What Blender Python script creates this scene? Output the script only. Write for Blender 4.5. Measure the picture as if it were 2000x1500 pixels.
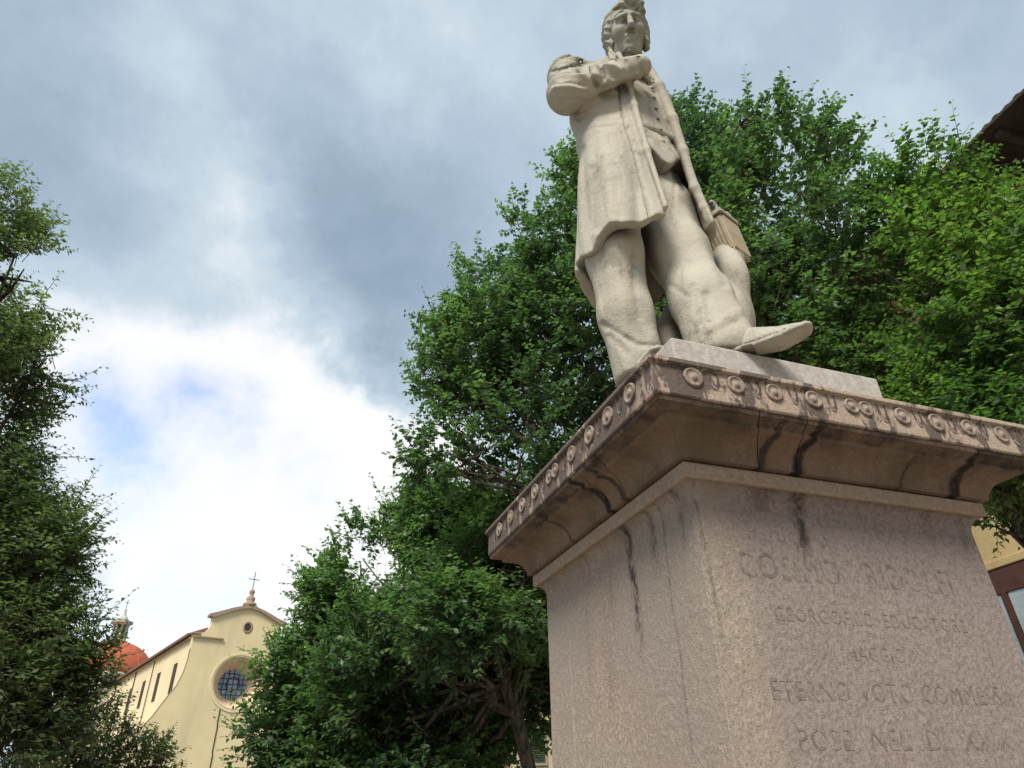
import bpy, bmesh, math, random
import numpy as np
from mathutils import Vector, Matrix

# ------------------------------------------------------------------ camera, sky, sun, exposure
scn = bpy.context.scene
for o in list(bpy.data.objects):
    bpy.data.objects.remove(o)
rnd = random.Random(7)
rng = np.random.default_rng(11)
EYE = 1.6
cam_d = bpy.data.cameras.new('camera')
cam = bpy.data.objects.new('camera', cam_d)
scn.collection.objects.link(cam)
scn.camera = cam
cam_d.sensor_width = 36.0
cam_d.lens = 36.0 * 1312.4 / 2000.0
cam_d.clip_start = 0.05
cam_d.clip_end = 3000
RC = Matrix(((0.94300756, -0.15687584, -0.29347354),
             (-0.33200209, -0.50345668, -0.7976879),
             (-0.02261325, 0.84965955, -0.52684655)))
# rows of RC: world axes; columns: camera right, up, back (a right handed frame)
m4 = RC.to_4x4()
m4.translation = (0, 0, EYE)
cam.matrix_world = m4

vs = scn.view_settings
vs.view_transform = 'Standard'
vs.look = 'None'
vs.gamma = 1
vs.exposure = 0.7
vs.use_curve_mapping = False

SUN = Vector((-0.52, -0.60, 0.95)).normalized()
sun_d = bpy.data.lights.new('sun', 'SUN')
sun_d.energy = 3.0
sun_d.angle = math.radians(20)
sun_d.color = (1.0, 0.95, 0.87)
sun = bpy.data.objects.new('sun', sun_d)
scn.collection.objects.link(sun)
sun.rotation_euler = SUN.to_track_quat('Z', 'Y').to_euler()


def dirv(az, el):
    az, el = math.radians(az), math.radians(el)
    return (math.sin(az) * math.cos(el), math.cos(az) * math.cos(el), math.sin(el))


def make_world():
    w = bpy.data.worlds.new('World')
    scn.world = w
    w.use_nodes = True
    nt = w.node_tree
    N, L = nt.nodes, nt.links
    N.clear()
    out = N.new('ShaderNodeOutputWorld')
    bg = N.new('ShaderNodeBackground')
    bg.inputs['Strength'].default_value = 0.1
    L.new(bg.outputs[0], out.inputs['Surface'])
    sky = N.new('ShaderNodeTexSky')
    sky.sky_type = 'NISHITA'
    sky.sun_disc = False
    sky.sun_elevation = math.asin(SUN.z)
    sky.sun_rotation = math.atan2(SUN.x, SUN.y)
    sky.dust_density = 1.5
    tc = N.new('ShaderNodeTexCoord')

    def vm(op, a, b=None, s=None):
        n = N.new('ShaderNodeVectorMath')
        n.operation = op
        for i, x in enumerate((a, b)):
            if x is None:
                continue
            if isinstance(x, (tuple, list)):
                n.inputs[i].default_value = x
            else:
                L.new(x, n.inputs[i])
        if s is not None:
            n.inputs['Scale'].default_value = s
        return n.outputs['Value'] if op in ('DISTANCE', 'DOT_PRODUCT') else n.outputs['Vector']

    def ma(op, a, b=None, c=None, clamp=False):
        n = N.new('ShaderNodeMath')
        n.operation = op
        n.use_clamp = clamp
        for i, x in enumerate((a, b, c)):
            if x is None:
                continue
            if isinstance(x, (int, float)):
                n.inputs[i].default_value = x
            else:
                L.new(x, n.inputs[i])
        return n.outputs[0]

    def noise(vec, scale, detail=6, rough=.55, col=False):
        n = N.new('ShaderNodeTexNoise')
        n.inputs['Scale'].default_value = scale
        n.inputs['Detail'].default_value = detail
        n.inputs['Roughness'].default_value = rough
        L.new(vec, n.inputs['Vector'])
        return n.outputs['Color' if col else 'Fac']

    d = vm('NORMALIZE', tc.outputs['Generated'])
    wob = vm('SUBTRACT', noise(d, 3.2, 5, .6, True), (.5, .5, .5))
    dw = vm('ADD', d, vm('SCALE', wob, s=.30))
    wob2 = vm('SUBTRACT', noise(d, 9, 6, .62, True), (.5, .5, .5))
    dw = vm('ADD', dw, vm('SCALE', wob2, s=.10))
    # big clouds of the day: (azimuth, elevation, angular radius, brightness)
    blobs = SKYBLOBS
    n1 = noise(d, 2.6, 8, .6)
    n2 = noise(d, 8.5, 8, .62)
    b = ma('MULTIPLY_ADD', ma('SUBTRACT', n1, .5), .55, .47)
    b = ma('MULTIPLY_ADD', ma('SUBTRACT', n2, .5), .46, b)
    for az, el, r, a in blobs:
        ds = vm('DISTANCE', dw, dirv(az, el))
        q = ma('DIVIDE', ds, math.radians(r))
        g = ma('EXPONENT', ma('MULTIPLY', ma('MULTIPLY', q, q), -1.0))
        b = ma('MULTIPLY_ADD', g, a, b)
    b = ma('MAXIMUM', b, 0.0, clamp=True)
    cr = N.new('ShaderNodeValToRGB')
    L.new(b, cr.inputs[0])
    e = cr.color_ramp.elements
    stops = SKYSTOPS
    e[0].position, e[0].color = stops[0][0], (*stops[0][1], 1)
    e[1].position, e[1].color = stops[-1][0], (*stops[-1][1], 1)
    for p, c in stops[1:-1]:
        k = e.new(p)
        k.color = (*c, 1)
    sc = vm('SCALE', cr.outputs[0], s=6.35)
    # gaps of blue between the white clouds
    cov = ma('ADD', 0.05, 0.0)
    for az, el, r, a in SKYGAPS:
        ds = vm('DISTANCE', dw, dirv(az, el))
        q = ma('DIVIDE', ds, math.radians(r))
        g = ma('EXPONENT', ma('MULTIPLY', ma('MULTIPLY', q, q), -1.0))
        cov = ma('MULTIPLY_ADD', g, a, cov)
    cov = ma('MULTIPLY', cov, ma('MULTIPLY_ADD', n2, 2.4, -.2), clamp=True)
    mix = N.new('ShaderNodeMix')
    mix.data_type = 'RGBA'
    L.new(cov, mix.inputs[0])
    L.new(sc, mix.inputs[6])
    skb = vm('MULTIPLY', sky.outputs[0], SKYBLUE)
    L.new(skb, mix.inputs[7])
    L.new(mix.outputs[2], bg.inputs['Color'])


SKYBLOBS = [
    (-17, 46, 6, .16), (-20, 50, 4, .14), (-14, 43, 5, .18), (-9, 41, 5, .12), (-4, 41, 4, .14),
    (-12, 26, 9, .42), (-20, 29, 7, .14), (3, 22, 9, .55), (8, 19, 10, .5), (-3, 17, 12, .55), (8, 27, 6, .34), (0, 8, 10, .35), (-6, 33, 5, .16), (-30, 24, 8, .25),
    (5, 39, 7, -.24), (10, 36, 5, -.26), (-2, 47, 6, -.14), (8, 46, 8, -.14), (-26, 42, 8, -.14), (-11, 37, 3, -.10),
    (26, 50, 9, .06), (56, 54, 10, .14), (14, 58, 9, .12), (0, 60, 8, .20), (60, 42, 6, .22), (72, 50, 10, -.10), (-31, 50, 8, -.08),
]
SKYSTOPS = [(0.0, (.265, .355, .455)), (.25, (.34, .435, .545)), (.5, (.455, .56, .665)), (.72, (.61, .715, .79)),
            (.9, (.90, .93, .96)), (1.0, (1.0, 1.0, 1.0))]
SKYGAPS = [(-6.5, 26, 3.2, .9), (-13, 22.5, 3.5, .9), (-6, 11, 4, 1.1), (-16, 26, 2.5, .5), (3, 24, 2.5, .35)]
SKYBLUE = (2.5, 2.15, 1.95)
make_world()

# ------------------------------------------------------------------ helpers
COL = scn.collection


def setp(o, label=None, cat=None, group=None, kind=None):
    if label:
        o['label'] = label
    if cat:
        o['category'] = cat
    if group:
        o['group'] = group
    if kind:
        o['kind'] = kind
    return o


def thing(name, label, cat, loc=(0, 0, 0), rz=0, group=None):
    o = bpy.data.objects.new(name, None)
    o.empty_display_size = .3
    COL.objects.link(o)
    o.location = loc
    o.rotation_euler = (0, 0, rz)
    return setp(o, label, cat, group)


def link(name, me, mat=None, parent=None):
    o = bpy.data.objects.new(name, me)
    if mat and not me.materials:
        me.materials.append(mat)
    COL.objects.link(o)
    if parent:
        o.parent = parent
    return o


def mesh_np(name, V, F, smooth=False):
    """V (n,3) array, F (m,k) int array (all faces k corners)"""
    V = np.asarray(V, np.float32)
    F = np.asarray(F, np.int32)
    k = F.shape[1]
    me = bpy.data.meshes.new(name)
    me.vertices.add(len(V))
    me.vertices.foreach_set('co', V.ravel())
    me.loops.add(F.size)
    me.loops.foreach_set('vertex_index', F.ravel())
    me.polygons.add(len(F))
    me.polygons.foreach_set('loop_start', np.arange(0, F.size, k, dtype=np.int32))
    if smooth:
        me.polygons.foreach_set('use_smooth', np.ones(len(F), bool))
    me.update(calc_edges=True)
    me.validate()
    return me


class MB:
    def __init__(s):
        s.v, s.f = [], []

    def add(s, vs_, fs):
        n = len(s.v)
        s.v += [tuple(v) for v in vs_]
        s.f += [tuple(i + n for i in f) for f in fs]
        return s

    def box(s, lo, hi):
        x0, y0, z0 = lo
        x1, y1, z1 = hi
        return s.add([(x0, y0, z0), (x1, y0, z0), (x1, y1, z0), (x0, y1, z0), (x0, y0, z1), (x1, y0, z1), (x1, y1, z1), (x0, y1, z1)],
                     [(0, 3, 2, 1), (4, 5, 6, 7), (0, 1, 5, 4), (1, 2, 6, 5), (2, 3, 7, 6), (3, 0, 4, 7)])

    def tube(s, pts, rad, n=8, caps=True):
        pts = [Vector(p) for p in pts]
        m = len(pts)
        vs_, fs = [], []
        up = Vector((0.13, 0.27, 1))
        for i, p in enumerate(pts):
            t = (pts[min(i + 1, m - 1)] - pts[max(i - 1, 0)]).normalized()
            a = t.cross(up)
            if a.length < 1e-3:
                a = t.cross(Vector((1, 0, 0)))
            a.normalize()
            b = t.cross(a)
            r = rad[i] if hasattr(rad, '__len__') else rad
            for k in range(n):
                th = 2 * math.pi * k / n
                vs_.append(p + a * math.cos(th) * r + b * math.sin(th) * r)
        for i in range(m - 1):
            for k in range(n):
                k2 = (k + 1) % n
                fs.append((i * n + k, i * n + k2, (i + 1) * n + k2, (i + 1) * n + k))
        if caps:
            fs.append(tuple(range(n))[::-1])
            fs.append(tuple((m - 1) * n + k for k in range(n)))
        return s.add(vs_, fs)

    def lathe(s, prof, n=24, c=(0, 0, 0), close=True):
        vs_, fs = [], []
        for r, z in prof:
            for k in range(n):
                th = 2 * math.pi * k / n
                vs_.append((c[0] + r * math.cos(th), c[1] + r * math.sin(th), c[2] + z))
        m = len(prof)
        for i in range(m - 1):
            for k in range(n):
                k2 = (k + 1) % n
                fs.append((i * n + k, i * n + k2, (i + 1) * n + k2, (i + 1) * n + k))
        if close:
            fs.append(tuple(range(n))[::-1])
            fs.append(tuple((m - 1) * n + k for k in range(n)))
        return s.add(vs_, fs)

    def mesh(s, name, smooth=False):
        me = bpy.data.meshes.new(name)
        me.from_pydata(s.v, [], s.f)
        bm = bmesh.new()
        bm.from_mesh(me)
        bmesh.ops.recalc_face_normals(bm, faces=bm.faces)
        bm.to_mesh(me)
        bm.free()
        if smooth:
            for p in me.polygons:
                p.use_smooth = True
        me.update()
        return me

    def build(s, name, mat, parent=None, smooth=False, bevel=0, seg=2):
        o = link(name, s.mesh(name, smooth), mat, parent)
        if bevel:
            b = o.modifiers.new('bevel', 'BEVEL')
            b.width = bevel
            b.segments = seg
            b.limit_method = 'ANGLE'
            b.angle_limit = math.radians(40)
        return o


# ------------------------------------------------------------------ materials
class NT:
    def __init__(s, name, rough=.85, spec=.3):
        s.m = bpy.data.materials.new(name)
        s.m.use_nodes = True
        s.nt = s.m.node_tree
        s.N, s.L = s.nt.nodes, s.nt.links
        s.bsdf = s.N['Principled BSDF']
        s.bsdf.inputs['Roughness'].default_value = rough
        s.bsdf.inputs['Specular IOR Level'].default_value = spec
        s.tc = s.N.new('ShaderNodeTexCoord')
        s.P = s.tc.outputs['Object']

    def _in(s, sock, x):
        if x is None:
            return
        if isinstance(x, (int, float)):
            try:
                sock.default_value = x
            except TypeError:
                sock.default_value = (x, x, x)
        elif isinstance(x, (tuple, list)):
            sock.default_value = x if len(x) == len(sock.default_value) else (*x, 1)
        else:
            s.L.new(x, sock)

    def math(s, op, a, b=None, c=None, clamp=False):
        n = s.N.new('ShaderNodeMath')
        n.operation = op
        n.use_clamp = clamp
        for i, x in enumerate((a, b, c)):
            s._in(n.inputs[i], x)
        return n.outputs[0]

    def vmath(s, op, a, b=None):
        n = s.N.new('ShaderNodeVectorMath')
        n.operation = op
        s._in(n.inputs[0], a)
        s._in(n.inputs[1], b)
        return n.outputs[0]

    def noise(s, scale, detail=5, rough=.6, vec=None, stretch=None):
        v = vec or s.P
        if stretch:
            v = s.vmath('MULTIPLY', v, stretch)
        n = s.N.new('ShaderNodeTexNoise')
        n.inputs['Scale'].default_value = scale
        n.inputs['Detail'].default_value = detail
        n.inputs['Roughness'].default_value = rough
        s.L.new(v, n.inputs['Vector'])
        return n.outputs['Fac']

    def ramp(s, f, lo, hi, a=0., b=1.):
        n = s.N.new('ShaderNodeMapRange')
        n.interpolation_type = 'SMOOTHSTEP'
        s._in(n.inputs[0], f)
        for i, x in enumerate((lo, hi, a, b)):
            n.inputs[i + 1].default_value = x
        return n.outputs[0]

    def mix(s, f, a, b, mode='MIX'):
        n = s.N.new('ShaderNodeMix')
        n.data_type = 'RGBA'
        n.blend_type = mode
        s._in(n.inputs[0], f)
        s._in(n.inputs[6], a)
        s._in(n.inputs[7], b)
        return n.outputs[2]

    def sep(s, v=None):
        n = s.N.new('ShaderNodeSeparateXYZ')
        s.L.new(v or s.P, n.inputs[0])
        return n.outputs

    def bump(s, h, strength=.3, dist=.01):
        n = s.N.new('ShaderNodeBump')
        n.inputs['Strength'].default_value = strength
        n.inputs['Distance'].default_value = dist
        s.L.new(h, n.inputs['Height'])
        s.L.new(n.outputs[0], s.bsdf.inputs['Normal'])

    def color(s, c):
        s._in(s.bsdf.inputs['Base Color'], c)
        return s.m


def simple(name, col, rough=.8, var=.25, scale=6., bump=.15, spec=.3, metallic=0):
    n = NT(name, rough, spec)
    a = n.noise(scale, 6, .65)
    b = n.noise(scale * 9, 4, .6)
    f = n.math('ADD', n.math('MULTIPLY', a, .65), n.math('MULTIPLY', b, .35))
    lo = tuple(c * (1 - var) for c in col)
    hi = tuple(min(1, c * (1 + var)) for c in col)
    n.bump(f, bump, .02)
    n.bsdf.inputs['Metallic'].default_value = metallic
    return n.color(n.mix(n.ramp(f, .3, .7), lo, hi))


def mat_pedestal(name, base, dark, soot=0.55, speck=1.0):
    n = NT(name, .85, .25)
    sp = n.noise(150, 2, .75)
    sp2 = n.noise(52, 3, .8)
    big = n.noise(2.3, 5, .6)
    mid = n.noise(9, 5, .65)
    c = n.mix(n.ramp(big, .35, .68), base, tuple(x * y for x, y in zip(base, (1.05, .93, .97))))
    c = n.mix(n.math('MULTIPLY', n.ramp(mid, .4, .75), .35), c, tuple(x * .80 for x in base))
    c = n.mix(n.math('MULTIPLY', n.ramp(sp, .50, .62), .55 * speck), c, tuple(x * .40 for x in base))
    c = n.mix(n.math('MULTIPLY', n.ramp(sp2, .52, .64), .50 * speck), c, tuple(min(1, x * 1.5) for x in base))
    # soot runs: noise drawn out along z, broken up by large noise
    st = n.noise(5.5, 5, .65, stretch=(1, 1, .10))
    br = n.noise(2.2, 4, .6)
    f = n.math('MULTIPLY', n.ramp(st, .56, .70), n.ramp(br, .42, .62))
    c = n.mix(n.math('MULTIPLY', f, soot), c, dark)
    n.bump(n.math('ADD', n.math('MULTIPLY', sp2, .8), n.math('MULTIPLY', mid, .8)), .6, .008)
    return n, c


# ------------------------------------------------------------------ ground
def make_ground():
    n = NT('ground_paving_stone', .9, .2)
    v = n.noise(.8, 6, .6)
    br = n.N.new('ShaderNodeTexBrick')
    br.inputs['Scale'].default_value = 1.0
    br.inputs['Mortar Size'].default_value = .012
    br.inputs['Brick Width'].default_value = .7
    br.inputs['Row Height'].default_value = .4
    br.inputs['Color1'].default_value = (.20, .19, .17, 1)
    br.inputs['Color2'].default_value = (.26, .24, .21, 1)
    br.inputs['Mortar'].default_value = (.09, .085, .08, 1)
    n.L.new(n.P, br.inputs['Vector'])
    m = n.color(n.mix(n.math('MULTIPLY', v, .4), br.outputs[0], (.15, .14, .125)))
    mb = MB()
    mb.add([(-900, -900, 0), (900, -900, 0), (900, 900, 0), (-900, 900, 0)], [(0, 1, 2, 3)])
    setp(mb.build('ground', m), kind='structure')
    # gravel bed of the square round the monument and the trees
    n = NT('gravel', .95, .2)
    m = n.color(n.mix(n.ramp(n.noise(70, 3, .7), .35, .65), (.16, .14, .11), (.33, .29, .23)))
    mb = MB()
    mb.add([(-9, -6, .004), (9.6, -6, .004), (9.6, 42, .004), (-9, 42, .004)], [(0, 1, 2, 3)])
    setp(mb.build('path', m), kind='structure')


make_ground()

# ------------------------------------------------------------------ pedestal
CX0, CX1, CY0, CY1 = 0.808, 2.150, 1.192, 2.545     # outline of the cap
LX0, LX1, LY0, LY1 = 0.9615, 2.018, 1.3455, 2.441    # outline of the ledge under the cavetto
ZT, ZF = EYE + .946, EYE + .838
ZLT, ZLB = EYE + .742, EYE + .698
PX, PY = (CX0 + CX1) / 2, (CY0 + CY1) / 2


def ring_profile(levels):
    """levels: (x0,x1,y0,y1,z) from the top down -> closed square solid"""
    vs_, fs = [], []
    for x0, x1, y0, y1, z in levels:
        vs_ += [(x0, y0, z), (x1, y0, z), (x1, y1, z), (x0, y1, z)]
    m = len(levels)
    for i in range(m - 1):
        for k in range(4):
            k2 = (k + 1) % 4
            fs.append((i * 4 + k, i * 4 + k2, (i + 1) * 4 + k2, (i + 1) * 4 + k))
    fs.append((3, 2, 1, 0))
    fs.append(tuple((m - 1) * 4 + k for k in range(4)))
    return vs_, fs


def make_pedestal():
    root = thing('pedestal', 'tall pinkish stone pedestal with carved square cap and faded inscription under the statue', 'pedestal', (PX, PY, 0))

    def loc(x0, x1, y0, y1, z):
        return (x0 - PX, x1 - PX, y0 - PY, y1 - PY, z)

    def cap(dx):
        return (CX0 + dx, CX1 - dx, CY0 + dx, CY1 - dx)

    def led(dx):
        return (LX0 + dx, LX1 - dx, LY0 + dx, LY1 - dx)
    n, c = mat_pedestal('pedestal_frieze_stone', (.36, .295, .225), (.055, .040, .036), .97, .7)
    st2 = n.noise(11, 4, .75, stretch=(1, 1, .45))
    xs = n.sep()
    side = n.ramp(xs[0], CX0 - PX + .03, CX0 - PX + .06, .10, 0)
    st2 = n.math('ADD', st2, n.math('MULTIPLY', side, n.ramp(xs[1], CY0 - PY + .06, CY0 - PY + .3)))
    m_frieze = n.color(n.mix(n.math('MULTIPLY', n.ramp(n.math('SUBTRACT', st2, n.math('MULTIPLY', n.ramp(xs[0], -.1, .5), .05)), .475, .54), .80), c, (.062, .046, .042)))
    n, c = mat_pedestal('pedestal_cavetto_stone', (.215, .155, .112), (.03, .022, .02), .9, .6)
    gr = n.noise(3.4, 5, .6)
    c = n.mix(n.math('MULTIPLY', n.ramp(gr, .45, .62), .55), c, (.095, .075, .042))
    xs = n.sep()
    wb = n.math('MULTIPLY', n.math('SUBTRACT', n.noise(9, 3, .6), .5), .06)
    jm = None
    span_x, span_y = LX1 - LX0, LY1 - LY0
    for co, lo_, sp_, fr, w_, st_ in (('x', LX0 - PX, span_x, .225, .018, .8), ('x', LX0 - PX, span_x, .34, .030, 1), ('x', LX0 - PX, span_x, .68, .014, .45),
                                      ('x', LX0 - PX, span_x, .88, .030, 1), ('y', LY0 - PY, span_y, .265, .018, .8), ('y', LY0 - PY, span_y, .355, .028, 1), ('y', LY0 - PY, span_y, .62, .014, .5)):
        p = n.math('ABSOLUTE', n.math('ADD', n.math('SUBTRACT', xs[0 if co == 'x' else 1], lo_ + sp_ * fr), wb))
        g = n.math('MULTIPLY', n.ramp(p, w_ * .3, w_, 1, 0), st_)
        on = n.ramp(xs[1 if co == 'x' else 0], (LY0 - PY if co == 'x' else LX0 - PX) + .0, (LY0 - PY if co == 'x' else LX0 - PX) + .03, 1, 0)
        g = n.math('MULTIPLY', g, on)
        jm = g if jm is None else n.math('MAXIMUM', jm, g)
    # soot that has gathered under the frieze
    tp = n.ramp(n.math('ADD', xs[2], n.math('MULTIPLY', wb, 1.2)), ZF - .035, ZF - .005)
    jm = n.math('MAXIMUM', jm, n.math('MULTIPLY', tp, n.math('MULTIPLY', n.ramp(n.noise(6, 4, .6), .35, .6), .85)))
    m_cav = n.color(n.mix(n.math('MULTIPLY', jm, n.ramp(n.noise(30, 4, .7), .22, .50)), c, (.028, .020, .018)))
    n, c = mat_pedestal('pedestal_shaft_stone', (.335, .278, .218), (.07, .055, .05), .45, 1.0)
    # real stains: dark runs that come down from the joints of the cap, and brown damp below the ledge
    xyz = n.sep()
    sp_ = n.noise(70, 3, .75)
    wob = n.math('MULTIPLY', n.math('SUBTRACT', n.noise(7, 3, .5), .5), .05)
    z_rel = n.math('SUBTRACT', ZLB, xyz[2])           # metres below the ledge

    def run(coord, pos, w, ln, slant=0.0):
        p = n.math('ADD', n.math('SUBTRACT', coord, pos), wob)
        p = n.math('SUBTRACT', p, n.math('MULTIPLY', z_rel, slant))
        g = n.ramp(n.math('ABSOLUTE', p), w * .1, w * 1.15, 1, 0)
        return n.math('MULTIPLY', g, n.ramp(z_rel, ln * .5, ln, 1, 0))
    onfront = n.ramp(xyz[1], LY0 - PY + .10, LY0 - PY + .12, 1, 0)
    onleft = n.ramp(xyz[0], LX0 - PX + .04, LX0 - PX + .08, 1, 0)
    runs = None
    for side, pos, w, ln, a in (('L', 1.735 - PY, .030, .42, 1.0), ('L', 1.60 - PY, .022, .20, .6), ('L', 1.45 - PY, .016, .18, .5), ('L', 1.545 - PY, .008, .9, .5),
                                ('L', 2.02 - PY, .010, .12, .5), ('F', 1.325 - PX, .032, .22, .95), ('F', 1.22 - PX, .05, .07, .5),
                                ('F', 1.80 - PX, .03, .10, .5), ('F', 1.55 - PX, .02, .07, .3), ('F', 1.93 - PX, .02, .16, .4),
                                ('F', 1.01 - PX, .008, .5, .5)):
        r = run(xyz[1] if side == 'L' else xyz[0], pos, w, ln)
        r = n.math('MULTIPLY', n.math('MULTIPLY', r, onleft if side == 'L' else onfront), a)
        runs = r if runs is None else n.math('MAXIMUM', runs, r)
    brk = n.ramp(n.noise(46, 5, .75, stretch=(1, 1, .5)), .36, .60)
    damp = n.math('MULTIPLY', n.ramp(z_rel, .0, .10, 1, 0), n.ramp(n.noise(5, 4, .6), .38, .62))
    c = n.mix(n.math('MULTIPLY', damp, .55), c, (.17, .12, .085))
    c = n.mix(n.math('MULTIPLY', n.ramp(n.noise(1.6, 4, .5), .40, .62), .5), c, (.265, .222, .195))
    c = n.mix(n.math('MULTIPLY', n.math('MULTIPLY', onfront, n.ramp(xyz[0], -.42, -.30)), .65), c, n.mix(n.ramp(sp_, .45, .6), (.265, .215, .205), (.165, .132, .128)))
    c = n.mix(n.math('MULTIPLY', runs, brk, clamp=True), c, (.045, .035, .03))
    m_shaft = n.color(c)
    n, c = mat_pedestal('pedestal_ledge_stone', (.35, .275, .205), (.07, .055, .05), .45, .7)
    m_ledge = n.color(c)

    # frieze slab with a thin fillet above
    vs_, fs = ring_profile([loc(*cap(-.004), ZT), loc(*cap(-.006), ZT - .015), loc(*cap(.002), ZT - .019), loc(*cap(.007), ZT - .021), loc(*cap(.006), ZT - .026), loc(*cap(.004), ZF + .004),
                            loc(*cap(.008), ZF)])
    # worn arrises: subdivide along the edges and push about slightly
    o = MB().add(vs_, fs).build('cap_slab', m_frieze, root, bevel=.004)

    def wear(ob, cuts, amp, seed):
        bm = bmesh.new()
        bm.from_mesh(ob.data)
        bmesh.ops.subdivide_edges(bm, edges=bm.edges, cuts=cuts, use_grid_fill=True)
        r2 = random.Random(seed)
        for v in bm.verts:
            v.co += Vector((r2.uniform(-1, 1), r2.uniform(-1, 1), r2.uniform(-1, 1))) * amp
        bm.to_mesh(ob.data)
        bm.free()
    # cavetto blocks: hollow curve between frieze and ledge, cut into separate stones by joints
    prof = []
    zc0, zc1 = ZF, ZLT + .004
    inset = LX0 - CX0
    fil = [(0.010, zc0 - .002), (0.014, zc0 - .012), (0.052, zc0 - .019), (0.054, zc0 - .030)]
    for k in range(9):
        t = k / 8
        a = t * math.pi / 2
        prof.append((.058 + (inset - .074) * math.sin(a), zc0 - .031 - (zc0 - .031 - zc1) * (1 - math.cos(a))))
    prof = fil + prof

    def cav_block(side, a, b):
        """one stone of the hollow moulding; a,b along the side (at the outer edge fraction)"""
        vs_, fs = [], []
        x0, x1, y0, y1 = CX0 - PX, CX1 - PX, CY0 - PY, CY1 - PY
        inx1, iny1 = CX1 - LX1, CY1 - LY1
        for t in (a, b):
            ring = []
            for d, z in prof:
                s_ = d / (inset)
                if side == 'F':
                    xa, xb = x0 + d, x1 - s_ * inx1
                    ring.append((xa + (xb - xa) * t, y0 + d, z))
                elif side == 'L':
                    ya, yb = y0 + d, y1 - s_ * iny1
                    ring.append((x0 + d, ya + (yb - ya) * t, z))
                elif side == 'R':
                    ya, yb = y0 + d, y1 - s_ * iny1
                    ring.append((x1 - s_ * inx1, ya + (yb - ya) * t, z))
                else:
                    xa, xb = x0 + d, x1 - s_ * inx1
                    ring.append((xa + (xb - xa) * t, y1 - s_ * iny1, z))
            # close the section towards the core
            d = inset + .05
            last = ring[-1]
            first = ring[0]
            cxm, cym = 0, 0
            inner_lo = (last[0] * .9, last[1] * .9, last[2])
            inner_hi = (last[0] * .9, last[1] * .9, first[2])
            vs_.append(ring + [inner_lo, inner_hi])
        nn = len(vs_[0])
        flat = vs_[0] + vs_[1]
        for k in range(nn):
            k2 = (k + 1) % nn
            fs.append((k, k2, nn + k2, nn + k))
        fs.append(tuple(range(nn))[::-1])
        fs.append(tuple(range(nn, 2 * nn)))
        return flat, fs
    J = {'F': [0, .225, .34, .68, .88, 1.0], 'L': [0, .265, .355, .62, .82, 1.0], 'R': [0, .35, .7, 1.0], 'B': [0, .33, .66, 1.0]}
    for side, js in J.items():
        for a, b in zip(js[:-1], js[1:]):
            g = .0012
            mb = MB().add(*cav_block(side, a + (g if a > 0 else .0003), b - (g if b < 1 else .0003)))
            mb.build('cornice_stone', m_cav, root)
    # core that closes the gaps in the joints
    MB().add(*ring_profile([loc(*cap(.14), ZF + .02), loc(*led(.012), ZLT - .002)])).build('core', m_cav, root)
    # ledge and small curved moulding beneath it
    lv = [loc(*led(.004), ZLT), loc(*led(0), ZLT - .004), loc(*led(0), ZLB + .004), loc(*led(.004), ZLB)]
    o = MB().add(*ring_profile(lv)).build('ledge', m_ledge, root, bevel=.003)
    # shaft
    SX0, SX1, SY0, SY1 = LX0 + .040, LX1 - .040, LY0 + .040, LY1 - .040
    zb = .62
    mb = MB()
    cove = []
    for k in range(9):
        t = k / 8 * math.pi / 2
        cove.append(loc(*led(.012 + .028 * math.sin(t)), ZLB - .0005 - .0465 * (1 - math.cos(t))))
    mb.add(*ring_profile(cove + [loc(SX0 - .022, SX1 + .004, SY0 - .006, SY1 + .004, zb)]))
    o = mb.build('shaft', m_shaft, root)
    # raised border strips round the sunk field of the left side (the sunk field is the shaft itself)
    def yz(y, z):
        t = (ZLB - .047 - z) / (ZLB - .047 - zb)
        return SX0 - .022 * t - PX, y - PY
    zt_, zl_ = ZLB - .048, zb + .01
    mbf = MB()

    def strip(y0a, y1a, y0b, y1b, za, zc):
        xa = yz(0, za)[0]
        xc = yz(0, zc)[0]
        vs_ = []
        for (x, z, ya, yb, th) in ((xa, za, y0a, y1a, .0004), (xc, zc, y0b, y1b, .010)):
            vs_ += [(x - th, ya - PY, z), (x - th, yb - PY, z), (x + .01, yb - PY, z), (x + .01, ya - PY, z)]
        mbf.add(vs_, [(0, 1, 2, 3), (7, 6, 5, 4), (0, 4, 5, 1), (1, 5, 6, 2), (2, 6, 7, 3), (3, 7, 4, 0)])
    strip(SY0 + .002, SY0 + .160, SY0 - .003, SY0 + .165, zt_ - .05, zl_)
    strip(SY1 - .19, SY1 - .002, SY1 - .195, SY1 + .001, zt_ - .05, zl_)
    mbf.build('panel_border', m_shaft, root, bevel=.003)
    # base mouldings and steps down to the ground
    MB().add(*ring_profile([loc(SX0 - .02, SX1 + .004, SY0 - .005, SY1 + .005, zb + .002), loc(SX0 - .05, SX1 + .05, SY0 - .05, SY1 + .05, zb - .05),
                            loc(SX0 - .08, SX1 + .08, SY0 - .08, SY1 + .08, zb - .06), loc(SX0 - .08, SX1 + .08, SY0 - .08, SY1 + .08, zb - .18)])).build('base_moulding', m_ledge, root, bevel=.004)
    MB().add(*ring_profile([loc(SX0 - .11, SX1 + .11, SY0 - .11, SY1 + .11, zb - .182), loc(SX0 - .12, SX1 + .12, SY0 - .12, SY1 + .12, .20)])).build('plinth_block', m_shaft, root, bevel=.006)
    MB().add(*ring_profile([loc(SX0 - .32, SX1 + .32, SY0 - .32, SY1 + .32, .198), loc(SX0 - .32, SX1 + .32, SY0 - .32, SY1 + .32, 0.0)])).build('step', m_ledge, root, bevel=.01)

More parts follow.
